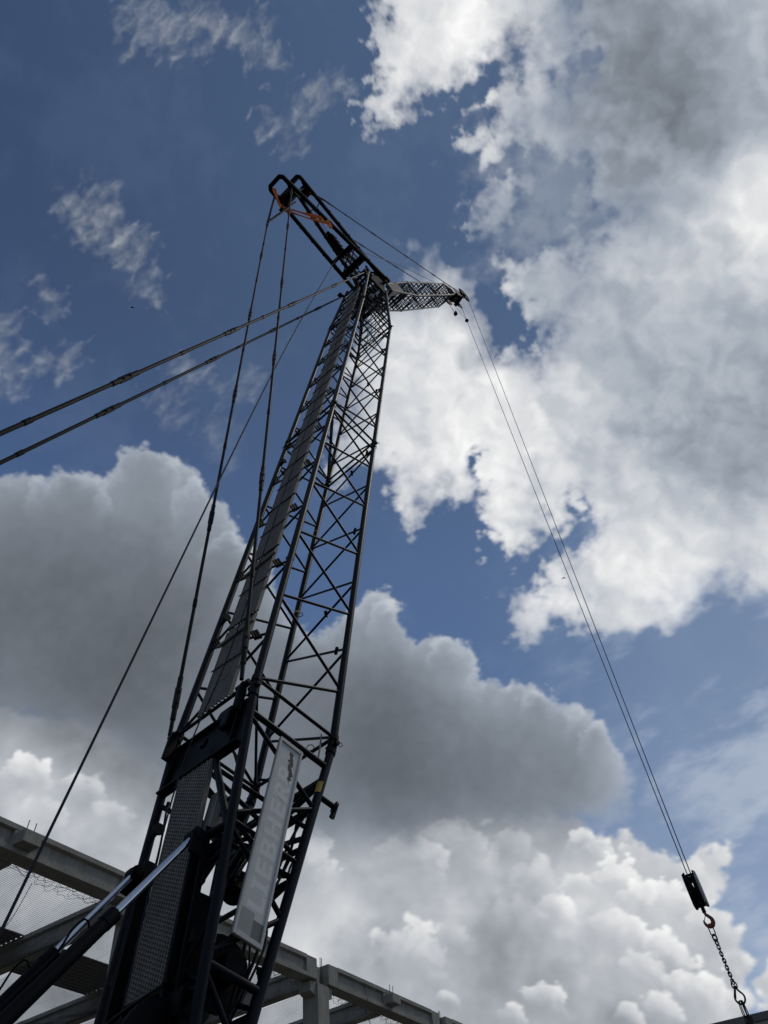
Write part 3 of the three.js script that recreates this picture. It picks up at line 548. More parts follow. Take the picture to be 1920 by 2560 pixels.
  for (const [p, q, r] of [[V3(-0.42, -1.15, -0.85), at4('M', -2.55), 0.055], [V3(-0.3, -1.15, -0.75), at4('R', -1.75), 0.036], [V3(-0.15, -1.15, -0.7), V3(-0.9, -2.15, 0.45), 0.036], [V3(0.05, -1.2, -0.7), V3(-0.8, -2.5, 0.4), 0.04], [at4('R', -0.8), at4('K', -0.85), 0.045], [at4('R', -1.35), at4('K', -1.35), 0.06], [at4('R', -0.85), at4('K', -1.75), 0.036], [at4('R', -1.9), at4('K', -1.4), 0.04], [at4('R', -2.1), V3(-0.1, -2.3, 0.3), 0.045], [V3(-0.95, -2.05, -0.45), V3(0.9, -2.1, 0.2), 0.06], [V3(-0.9, -2.5, -0.3), V3(0.6, -2.55, 0.25), 0.05], [V3(-0.7, -1.6, 0.5), V3(0.8, -2.2, -0.5), 0.036]]) bar(boom, 'base_strut', p, q, r, M.paint);
  const gird = sub(boom, 'box_girder');
  beam(gird, 'web', V3(-HW + 0.06, -0.68, -0.83), V3(HW - 0.06, -0.68, -0.83), 0.78, 0.05, AY, M.dark); beam(gird, 'flange', V3(-HW + 0.05, -0.27, -0.86), V3(HW - 0.05, -0.27, -0.86), 0.04, 0.15, AY, M.dark); beam(gird, 'flange', V3(-HW + 0.05, -1.09, -0.86), V3(HW - 0.05, -1.09, -0.86), 0.04, 0.17, AY, M.dark);
  for (const x of [-0.76, 0.84]) beam(gird, 'stiffener', V3(x, -0.28, -0.88), V3(x, -1.08, -0.88), 0.03, 0.1, AX, M.dark);
  const hookPlate = [[0, 0], [0.24, 0], [0.29, -0.07], [0.27, -0.17], [0.18, -0.15], [0.15, -0.36], [0.02, -0.36]];
  plate(gird, 'hanger_plate', hookPlate, 0.08, M.dark, V3(-0.62, -0.26, -0.93), AX.clone().negate(), AY, 0.02).rotateY(Math.PI);
  plate(gird, 'cleat', [[0, 0], [0.1, -0.04], [0.16, -0.025], [0.12, -0.1], [0.03, -0.11]], 0.04, M.dark, V3(-0.2, -0.7, -0.98), AX, AY, 0.01);
  // pendant clevis on each back chord
  for (const sx of [-1, 1]) { plate(boom, 'clevis_plate', [[-0.05, -0.4], [0.07, -0.4], [0.07, 0.02], [0.03, 0.15], [-0.03, 0.15], [-0.06, 0.02]], 0.05, M.dark, V3(sx * (HW - 0.12), -0.12, -1.03), AZ, AY, 0.012); bar(boom, 'clevis_pin', V3(sx * (HW - 0.28), 0.0, -1.03), V3(sx * (HW + 0.02), 0.0, -1.03), 0.04, M.rod); }
  // foot plates that carry the pivot
  for (const sx of [-1, 1]) plate(boom, 'foot_plate', [[-0.5, 0.9], [0.42, 0.9], [0.14, -0.1], [-0.14, -0.1]], 0.1, M.paint, V3(sx * HW, FOOT + 0.02, -0.2), AZ, AY, 0.01);
  bar(boom, 'foot_pin', V3(-HW - 0.16, FOOT + 0.05, -0.2), V3(HW + 0.16, FOOT + 0.05, -0.2), 0.07, M.rod);
  // backstop side plates standing up the back chords
  for (const sx of [-1, 1]) {
    beam(boom, 'backstop_rail', chordAt(sx, -1, -2.4).add(V3(-sx * 0.46, 0, -0.14)), chordAt(sx, -1, -6.4).add(V3(-sx * 0.46, 0, -0.08)), 0.06, 0.18, AX, M.dark);
    beam(boom, 'backstop_rail', chordAt(sx, -1, -2.4).add(V3(-sx * 0.3, 0, -0.12)), chordAt(sx, -1, -6.4).add(V3(-sx * 0.3, 0, -0.06)), 0.04, 0.1, AX, M.dark);
    bar(boom, 'backstop_pin', V3(sx * 0.5, cylTop(sx).y, cylTop(sx).z), V3(sx * 0.74, cylTop(sx).y, cylTop(sx).z), 0.06, M.dark); plate(boom, 'backstop_ear', [[-0.05, -0.26], [0.14, -0.26], [0.13, 0.02], [0.05, 0.09], [-0.04, 0.09], [-0.08, 0.02]], 0.03, M.dark, V3(sx * 0.7, cylTop(sx).y, cylTop(sx).z), AZ, AY, 0.01);
    bar(boom, 'rail_brace', V3(sx * 0.6, -2.55, -0.82), chordAt(sx, -1, -2.42), 0.06, M.dark); bar(boom, 'rail_brace', V3(sx * 0.6, -2.95, -0.72), chordAt(sx, -1, -2.8), 0.04, M.dark); bar(boom, 'rail_brace', V3(sx * 0.6, -4.3, -0.62), chordAt(sx, -1, -3.6), 0.035, M.dark); bar(boom, 'rail_brace', V3(sx * 0.6, -4.4, -0.62), chordAt(sx, -1, -5.1), 0.035, M.dark);
    for (let k = 0; k < 5; k++) beam(boom, 'tooth_plate', chordAt(sx, -1, -3.1 - k * 0.72).add(V3(-sx * 0.2, 0, -0.1)), chordAt(sx, -1, -3.1 - k * 0.72).add(V3(-sx * 0.5, -0.06, -0.05)), 0.2, 0.05, AY, M.dark);
  }
  // small fittings: stubs, rope pegs, tags
  const stub = (p, d, l) => { const g = sub(boom, 'flanged_stub'), q = p.clone().addScaledVector(d, l); bar(g, 'stem', p, q, 0.045, M.dark); bar(g, 'flange', q, q.clone().addScaledVector(d, 0.035), 0.09, M.rod, UNITCYL_FINE); };
  stub(at4('L', 3.15).add(V3(-0.05, 0, 0)), V3(-1, 0, -0.2).normalize(), 0.2); stub(at4('L', -1.75).add(V3(-0.05, 0, 0)), V3(-1, 0, -0.2).normalize(), 0.2); stub(at4('L', 10.4).add(V3(-0.05, 0, 0)), V3(-1, 0, -0.2).normalize(), 0.18);
  stub(at4('R', -1.1).add(V3(0, 0, 0.05)), V3(-0.2, -0.2, 1).normalize(), 0.26); stub(at4('M', 3.9).add(V3(0.05, 0, 0)), V3(0.6, 0, 0.5).normalize(), 0.12);
  plate(boom, 'end_cleat', [[-0.16, 0.02], [0.16, 0.02], [0.12, 0.08], [0, 0.06], [-0.12, 0.08]], 0.05, M.dark, at4('R', -1.16).add(V3(-0.06, -0.02, 0.36)), V3(0, 1, 0.2).normalize(), AX, 0.01);
  part(boom, 'yellow_tag', new THREE.CylinderGeometry(0.074, 0.074, 0.22, 14, 1, true, 2.9, 1.5), M.yellow, at4('R', -0.98), axesOf(at4('R', 0).sub(at4('R', -2)), AX)).userData.label = 'small yellow tag stuck on the front chord';
  part(boom, 'yellow_band', new THREE.CylinderGeometry(0.0735, 0.0735, 0.07, 14, 1, true), M.yellow, at4('K', 5.25)); part(boom, 'yellow_band', new THREE.CylinderGeometry(0.0735, 0.0735, 0.05, 14, 1, true), M.yellow, at4('K', 8.9)); part(boom, 'yellow_band', new THREE.CylinderGeometry(0.0735, 0.0735, 0.12, 14, 1, true), M.yellow, at4('K', -0.9), axesOf(at4('K', 0).sub(at4('K', -2)), AX));
  plate(boom, 'hung_bracket', [[0, 0], [0.2, 0.02], [0.17, -0.2], [0.12, -0.42], [0.06, -0.4], [0.02, -0.2]], 0.012, M.blockSide, V3(-0.75, 0.18, HD - 0.05), V3(-0.7, 0, -0.7).normalize(), AY, 0.003);
  for (const [s, f] of [[-0.2, 0.74], [2.5, 0.3], [-2.2, 0.5]]) part(boom, 'ring', new THREE.TorusGeometry(0.06, 0.008, 6, 18), M.rod, V3(-HW, s - 0.16, mix(-HD, HD, f)), new THREE.Quaternion().setFromAxisAngle(AY, 0.7));
  for (let k = 0; k < 10; k++) {                              // pegs that keep the ropes off the bars
    const S = k < 5 ? 0.16 + (k + 1) * 2.27 : J1 + 0.16 + (k - 4) * 2.34 - 0.06;
    if (S > J2 - 0.5) continue;
    for (const [x, dy] of [[0.82, -0.12], [0.74, -0.16], [0.66, -0.2]]) beam(boom, 'rope_peg', V3(x, S + dy, -HD), V3(x - 0.01, S + dy + 0.1, -HD - 0.13), 0.03, 0.05, AX, M.dark, 0);
    for (const [x, dy] of [[-0.62, -1.0], [-0.7, -1.04], [-0.78, -1.08]]) beam(boom, 'rope_peg', V3(x, S + dy, -HD), V3(x + 0.02, S + dy + 0.12, -HD - 0.14), 0.032, 0.05, AX, M.dark, 0);
    if (k % 3 === 1) beam(boom, 'clamp', V3(-0.2, S - 0.45, HD - 0.06), V3(-0.1, S - 0.42, HD + 0.05), 0.07, 0.07, AX, M.dark, 0);
    if (k % 2 === 0) { const p = at4('R', S + 0.03).lerp(at4('K', S + (k < 5 ? 1.135 : 1.17) - 0.03), 0.14); bar(boom, 'clamp', p.clone().add(V3(-0.06, 0, -0.05)), p.clone().add(V3(0.08, 0.02, 0.05)), 0.036, M.dark); }
  }
}

// perforated walkway panels on the back of the boom
function perforated(w, l, nx, ny, fx, fy, walls) {           // sheet in xy with rows of slots, staggered
  const pos = [], idx = [], uv = [], px = w / nx, py = l / ny, th = 0.034;
  const K = 8, ring = (cx, cy, rx, ry) => Array.from({ length: K }, (_, k) => { const a = (k + 0.5) / K * Math.PI * 2, c = Math.cos(a), s = Math.sin(a); return [cx + rx * Math.sign(c) * Math.min(1, Math.abs(c) * 1.25), cy + ry * Math.sign(s) * Math.min(1, Math.abs(s) * 1.25)]; });
  for (let j = 0; j < ny; j++) for (let i = 0; i < nx; i++) {
    const cx = -w / 2 + (i + 0.5) * px, cy = -l / 2 + (j + (i % 2 ? 0.72 : 0.28)) * py, o = pos.length / 3;
    const x0 = -w / 2 + i * px, x1 = x0 + px, y0 = cy - py / 2, y1 = cy + py / 2;
    const outer = ring(cx, cy, 1, 1).map(([x, y]) => [x > cx ? x1 : x0, y > cy ? y1 : y0]); // corner-snapped
    const o8 = [[x1, cy + py * 0.2], [cx + px * 0.2, y1], [cx - px * 0.2, y1], [x0, cy + py * 0.2], [x0, cy - py * 0.2], [cx - px * 0.2, y0], [cx + px * 0.2, y0], [x1, cy - py * 0.2]];
    const inner = ring(cx, cy, px * fx / 2, py * fy / 2);
    for (const [x, y] of o8) { pos.push(x, y, 0); uv.push(x, y); } for (const [x, y] of inner) { pos.push(x, y, 0); uv.push(x, y); }
    if (walls) for (const [x, y] of inner) { pos.push(x, y, -th); uv.push(x, y); }
    const co = pos.length / 3; for (const [x, y] of [[x1, y1], [x0, y1], [x0, y0], [x1, y0]]) { pos.push(x, y, 0); uv.push(x, y); }
    for (let k = 0; k < K; k++) { const n = (k + 1) % K; idx.push(o + k, o + n, o + K + k, o + n, o + K + n, o + K + k); if (walls) idx.push(o + K + k, o + K + n, o + 2 * K + k, o + K + n, o + 2 * K + n, o + 2 * K + k); }
    [[0, 1, 0], [2, 3, 1], [4, 5, 2], [6, 7, 3]].forEach(([a, b, c]) => idx.push(o + a, co + c, o + b));
  }
  const g = new THREE.BufferGeometry(); g.setAttribute('position', new THREE.Float32BufferAttribute(pos, 3)); g.setAttribute('uv', new THREE.Float32BufferAttribute(uv, 2)); g.setIndex(idx); g.computeVertexNormals(); return g;
}
{
  const QW = new THREE.Quaternion().setFromRotationMatrix(new THREE.Matrix4().makeBasis(AX.clone().negate(), AY, AZ.clone().negate())); // outer face to the back
  const way = craneThing('boom_walkway', 'long perforated grey walkway up the back of the boom', 'walkway', V3(-0.05, 0.2, -0.99));
  const P = 2.27, geoN = perforated(0.8, P - 0.09, 18, 42, 0.6, 0.68, true), geoF = perforated(0.76, P - 0.09, 16, 36, 0.56, 0.62, true);
  for (let k = 0; k < 12; k++) {
    const s = 0.12 + P * (k + 0.5), x = mix(0.0, -0.17, k / 12), p = V3(x, s, -0.965), w = k < 4 ? 0.8 : 0.76, g = sub(way, 'walkway_panel');
    part(g, 'perforated_sheet', k < 4 ? geoN : geoF, M.galv, p, QW);
    for (const sx of [-1, 1]) beam(g, 'edge_rail', V3(x + sx * (w / 2 + 0.006), s - P / 2 + 0.025, -0.94), V3(x + sx * (w / 2 + 0.006), s + P / 2 - 0.025, -0.94), 0.012, 0.07, AX, M.galv, 0);
    if (k) bar(way, 'cross_bar', V3(x - 0.52, s - P / 2 - 0.12, -0.985), V3(x + 0.52, s - P / 2 + 0.02, -0.985), 0.016, M.dark);
    bar(way, 'cross_bar', V3(x - 0.46, s - 0.1, -0.985), V3(x + 0.46, s + 0.02, -0.985), 0.011, M.dark);
    if (k === 1 || k === 2) bar(way, 'support_tube', V3(x - 0.5, s - P / 2 - 0.4, -1.0), V3(x + 0.52, s - P / 2 - 0.4, -1.0), 0.034, M.galv);
  }
  // lower panel on the base section
  const lo = craneThing('base_walkway', 'wide meshed walkway panel on the base of the boom behind the cylinder rods', 'walkway', V3(0, -4.2, -0.7));
  const a = V3(-0.03, -4.25, -0.64), b = V3(-0.04, -1.16, -0.93), d = b.clone().sub(a), y = d.clone().normalize(), q = new THREE.Quaternion().setFromRotationMatrix(new THREE.Matrix4().makeBasis(AX.clone().negate(), y, AX.clone().negate().cross(y)));
  part(lo, 'perforated_sheet', perforated(0.74, d.length(), 13, 56, 0.66, 0.74, true), M.galv, a.clone().add(b).multiplyScalar(0.5), q);
  for (const sx of [-1, 1]) beam(lo, 'edge_rail', a.clone().add(V3(sx * 0.377, 0, 0.03)), b.clone().add(V3(sx * 0.377, 0, 0.03)), 0.014, 0.08, AX, M.galv, 0);
  beam(lo, 'edge_rail', a.clone().add(V3(-0.37, -0.02, 0.02)), a.clone().add(V3(0.37, -0.02, 0.02)), 0.014, 0.08, AY, M.galv, 0);
  beam(lo, 'belly_plate', a.clone().add(V3(0.03, 0.1, 0.2)), b.clone().add(V3(0.03, -0.75, 0.14)), 0.68, 0.02, AX, M.dark);
  const rp = craneThing('boom_rope', 'thin dark rope running down the middle of the boom walkway', 'rope', V3(-0.1, 0, -1.03));
  tube(rp, 'rope', [V3(-0.45, 28.6, -0.98), V3(-0.3, 24, -1.02), V3(-0.17, 14, -1.03), V3(-0.08, 6, -1.03), V3(-0.08, 1.0, -1.05), V3(0.0, -0.6, -1.12), V3(0.08, -1.6, -1.08), V3(0.12, -4.5, -0.75), V3(0.12, -5.5, -0.6)], 0.013, M.rope, 90, 6);
}

// white board bolted to the side of the boom base
{
  const p0 = V3(-1.1, -3.78, -0.12), p1 = V3(-1.1, -0.69, -0.035), d = p1.clone().sub(p0), y = d.clone().normalize(), x = AZ.clone().addScaledVector(y, -AZ.dot(y)).normalize(), n = x.clone().cross(y), Lh = d.length(), w = 0.47, mid = p0.clone().add(p1).multiplyScalar(0.5);
  const q = new THREE.Quaternion().setFromRotationMatrix(new THREE.Matrix4().makeBasis(x, y, n));
  const g = craneThing('white_board', 'tall white framed board with black smear on the boom base', 'board', p0);
  const cv = document.createElement('canvas'); cv.width = 256; cv.height = 1536; const cx = cv.getContext('2d');
  cx.fillStyle = '#b6b8b4'; cx.fillRect(0, 0, 256, 1536); cx.fillStyle = '#c9cac7';
  cx.save(); cx.translate(128, 800); cx.rotate(-Math.PI / 2); cx.font = 'bold 238px sans-serif'; cx.textAlign = 'center'; cx.textBaseline = 'middle'; cx.scale(1.05, 0.98); cx.fillText('LIEBHERR', 20, 12); cx.restore();   // the faded ghost of the lettering
  cx.fillStyle = '#8b8d89'; cx.fillRect(0, 1360, 150, 176); cx.fillStyle = '#5f615e'; cx.fillRect(150, 1400, 106, 136);
  const im = cx.getImageData(0, 0, 256, 1536), px = im.data;
  for (let j = 0; j < 1536; j++) for (let i = 0; i < 256; i++) {
    const o = (j * 256 + i) * 4, n = 5 * fbm(i * 0.03, j * 0.012, 4) + 3 * noise2(i * 0.4, j * 0.4), X = i / 256, Y = 1 - j / 1536;
    const c = 0.66 + 0.1 * fbm(Y * 28, 3, 4) - 0.9 * (Y - 0.9), wd = 0.085 * sstep(0.975, 0.955, Y) * sstep(0.78, 0.83, Y) * (1 + 1.1 * fbm(Y * 60, 17, 3)) + 0.03 * fbm(Y * 120, 7, 3), sm = sstep(wd + 0.03, wd - 0.015, Math.abs(X - c ))  * sstep(0.775, 0.8, Y + 0.02 * fbm(X * 60, 2, 2)) * sstep(0.975, 0.95, Y);
    const sc = Math.abs(Y - 0.735 + 0.16 * X - 0.1 * X * X) < 0.0022 && X > 0.2 && X < 0.75 ? -55 : 0, spots = noise2(i * 0.11, j * 0.11 + 90) > 0.6 ? -14 : 0;
    for (let k = 0; k < 3; k++) px[o + k] = clamp((px[o + k] + n + sc + spots) * (1 - sm) + 16 * sm, 0, 255);
  }
  cx.putImageData(im, 0, 0); const tex = new THREE.CanvasTexture(cv); tex.colorSpace = THREE.SRGBColorSpace;
  part(g, 'backing', new RoundedBoxGeometry(w, Lh, 0.03, 1, 0.006), M.galv, mid, q);
  part(g, 'printed_face', new THREE.PlaneGeometry(w - 0.05, Lh - 0.05), new THREE.MeshStandardMaterial({ map: tex, roughness: 0.6 }), mid.clone().addScaledVector(n, 0.018), q).userData.label = 'faded white face with ghost lettering and black smear';
  const rail = new THREE.MeshStandardMaterial({ color: new THREE.Color().setRGB(0.62, 0.62, 0.61), map: grimeMap, roughness: 0.5 });
  for (const s of [-1, 1]) { beam(g, 'frame_rail', p0.clone().addScaledVector(x, s * (w / 2 - 0.018)).addScaledVector(n, 0.02), p1.clone().addScaledVector(x, s * (w / 2 - 0.018)).addScaledVector(n, 0.02), 0.036, 0.05, x, rail, 0.005); const e = s < 0 ? p0.clone().addScaledVector(y, 0.03) : p1.clone().addScaledVector(y, -0.03); beam(g, 'frame_rail', e.clone().addScaledVector(x, -w / 2 + 0.036).addScaledVector(n, 0.02), e.clone().addScaledVector(x, w / 2 - 0.036).addScaledVector(n, 0.02), 0.06, 0.05, y, rail, 0.005); }
  for (const s of [0.25, 0.75]) bar(g, 'mounting_arm', p0.clone().lerp(p1, s).add(V3(0.01, 0, -0.15)), p0.clone().lerp(p1, s).add(V3(0.16, 0, -0.3)), 0.02, M.dark);
}

// pale cabinet inside the boom base
{
  const g = craneThing('control_cabinet', 'pale grey cabinet behind the mesh panel in the boom base', 'cabinet', V3(-0.3, -2.3, -0.1));
  part(g, 'case', new RoundedBoxGeometry(0.2, 0.62, 0.3, 1, 0.01), M.blockSide, V3(-0.42, -1.95, -0.55)); part(g, 'door_frame', new RoundedBoxGeometry(0.03, 0.62, 0.04, 1, 0.005), M.galv, V3(-0.54, -1.95, -0.66)); part(g, 'handle', new RoundedBoxGeometry(0.03, 0.12, 0.03, 1, 0.005), M.dark, V3(-0.535, -1.95, -0.57));
  bar(g, 'mount', V3(-0.42, -2.25, -0.5), V3(-0.9, -2.4, -0.5), 0.025, M.dark); bar(g, 'mount', V3(-0.42, -1.7, -0.5), V3(-0.9, -1.7, -0.6), 0.025, M.dark);
}
// winch and hoses in the boom base
{
  const w = craneThing('boom_winch', 'black rope winch mounted low inside the boom base', 'winch', V3(0, -3.9, 0));
  bar(w, 'drum', V3(-0.5, -3.9, 0.0), V3(0.6, -3.9, 0.0), 0.3, M.black, UNITCYL_FINE);
  for (const x of [-0.55, 0.1, 0.6]) bar(w, 'flange', V3(x, -3.9, 0), V3(x + 0.05, -3.9, 0), 0.44, M.dark, UNITCYL_FINE);
  bar(w, 'motor', V3(-0.85, -3.9, 0), V3(-0.55, -3.9, 0), 0.17, M.dark, UNITCYL_FINE); for (let k = 0; k < 16; k++) part(w, 'rope_turn', new THREE.TorusGeometry(0.31, 0.016, 6, 28), M.rope, V3(-0.44 + k * 0.034, -3.9, 0), new THREE.Quaternion().setFromAxisAngle(AY, Math.PI / 2));
  for (const x of [-0.62, 0.68]) beam(w, 'bearer', V3(x, -4.6, -0.35), V3(x, -3.2, -0.5), 0.06, 0.4, AX, M.dark);
  const d = craneThing('rope_drum', 'large dark rope drum at the very bottom of the boom', 'winch', V3(0, -5.0, -0.55)); bar(d, 'drum', V3(-0.6, -5.0, -0.6), V3(0.75, -5.0, -0.6), 0.34, M.black, UNITCYL_FINE); for (const x of [-0.65, 0.75]) bar(d, 'flange', V3(x, -5.0, -0.6), V3(x + 0.05, -5.0, -0.6), 0.52, M.dark, UNITCYL_FINE); beam(d, 'cross_plate', V3(-0.85, -4.55, -0.62), V3(0.85, -4.55, -0.62), 0.3, 0.06, AY, M.dark);
  const l = craneThing('floodlight', 'small dark floodlight on a bracket inside the boom base', 'lamp', V3(-0.45, -2.75, 0.05));
  part(l, 'housing', new RoundedBoxGeometry(0.34, 0.26, 0.28, 2, 0.04), M.black, V3(-0.35, -2.6, 0.05), new THREE.Quaternion().setFromAxisAngle(AZ, 0.5)); bar(l, 'reflector', V3(-0.45, -2.75, 0.0), V3(-0.5, -2.92, -0.05), 0.15, M.black, UNITCYL_FINE); bar(l, 'arm', V3(-0.3, -2.6, 0.1), V3(-0.95, -2.45, 0.3), 0.03, M.dark);
  const where = ['beside the front chord', 'looping behind the white board', 'down the middle of the base', 'crossing under the winch', 'hanging by the front chord bottom', 'tied along the back chord', 'sagging from the box girder', 'curling inside the front chord', 'behind the lower half of the white board', 'drooping over the rope drum'];
  const paths = [
    [[-0.75, -1.3, 0.75], [-0.78, -2.0, 0.5], [-0.72, -2.8, 0.38], [-0.8, -3.6, 0.3], [-0.7, -4.6, 0.1], [-0.75, -5.6, 0]],
    [[-0.9, -1.5, 0.5], [-0.6, -1.9, 0.7], [-0.55, -2.6, 0.55], [-0.7, -3.2, 0.2], [-0.62, -4.2, 0.2], [-0.6, -5.6, 0.0]],
    [[-0.3, -2.6, 0.2], [-0.5, -3.2, 0.32], [-0.62, -3.9, 0.36], [-0.55, -4.6, 0.2], [-0.5, -5.6, 0.0]],
    [[0.3, -3.3, 0.3], [-0.1, -3.9, 0.45], [-0.5, -4.3, 0.3], [-0.8, -4.6, 0.25], [-0.7, -5.4, 0.1]],
    [[-0.9, -3.9, 0.3], [-1.0, -4.25, 0.34], [-0.85, -4.6, 0.2], [-0.95, -5.1, 0.1], [-0.8, -5.8, 0]],
    [[0.8, -1.3, -0.75], [0.78, -2.2, -0.62], [0.82, -3.4, -0.55], [0.76, -4.6, -0.42], [0.8, -5.6, -0.3]],
    [[-0.75, -1.1, -0.8], [-0.8, -1.6, -0.55], [-0.78, -2.4, -0.5], [-0.85, -3.2, -0.42], [-0.7, -4.2, -0.4]],
    [[-0.98, -1.2, 0.72], [-0.86, -1.7, 0.78], [-0.75, -2.3, 0.62], [-0.9, -3.0, 0.55], [-0.78, -3.9, 0.42], [-0.85, -5.2, 0.15]],
    [[-0.6, -2.0, 0.72], [-0.45, -2.7, 0.6], [-0.66, -3.4, 0.5], [-0.5, -4.4, 0.3], [-0.6, -5.6, 0.1]],
    [[0.7, -4.6, -0.75], [0.4, -4.85, -0.98], [0.0, -4.8, -1.05], [-0.35, -4.6, -0.95], [-0.6, -4.35, -0.75]]];
  paths.forEach((p, i) => { const h = craneThing('hydraulic_hose', `black hydraulic hose ${where[i]}`, 'hose', V3(...p[p.length - 1]), 'hoses in the boom base'); tube(h, 'hose', p.map((c) => V3(...c)), i < 2 ? 0.022 : 0.017, M.hose, 48, 7); for (const e of [p[0], p[p.length - 1]]) bar(h, 'fitting', V3(...e), V3(...e).add(V3(0, 0.07, 0)), 0.028, M.rod); });
}

// ---------------------------------------------------------------- backstop cylinders
for (const [sx, label] of [[-1, 'nearer backstop cylinder with bright chrome rod and black barrel'], [1, 'farther backstop cylinder with bright chrome rod behind the nearer one']]) {
  const top = cylTop(sx), dir = cylDir(sx), rodL = sx < 0 ? 1.56 : 1.5, end = top.clone().addScaledVector(dir, 5.4);
  const g = craneThing('hydraulic_cylinder', label, 'cylinder', end, 'backstop cylinders');
  bar(g, 'rod', top, top.clone().addScaledVector(dir, rodL + 0.3), 0.044, M.chrome, UNITCYL_FINE);
  bar(g, 'barrel', top.clone().addScaledVector(dir, rodL), end, 0.082, M.dark, UNITCYL_FINE); bar(g, 'gland', top.clone().addScaledVector(dir, rodL - 0.02), top.clone().addScaledVector(dir, rodL + 0.16), 0.09, M.dark, UNITCYL_FINE);
  bar(g, 'rod_eye', top.clone().add(V3(-0.09, 0, 0)), top.clone().add(V3(0.09, 0, 0)), 0.09, M.dark, UNITCYL_FINE); bar(g, 'base_eye', end.clone().add(V3(-0.1, 0, 0)), end.clone().add(V3(0.1, 0, 0)), 0.12, M.dark, UNITCYL_FINE);
  const side = V3(1, 0, 0), off = (k, a, b) => top.clone().addScaledVector(dir, k).addScaledVector(side, a).add(V3(0, b * 0.46, -b * 0.89));
  tube(g, 'pipe', [off(rodL + 0.3, 0.02, 0.08), off(rodL + 0.26, 0.03, 0.17), off(rodL + 0.42, 0.05, 0.19), off(rodL + 0.7, 0.06, 0.12), off(rodL + 1.2, 0.06, 0.11), off(5.0, 0.06, 0.11)], 0.014, M.dark, 50, 6);
  bar(g, 'pipe', off(rodL + 0.5, 0.1, -0.04), off(5.1, 0.1, -0.04), 0.012, M.rod); bar(g, 'pipe_clamp', off(rodL + 1.9, 0.06, 0.02), off(rodL + 1.96, 0.06, 0.02), 0.1, M.dark);
}

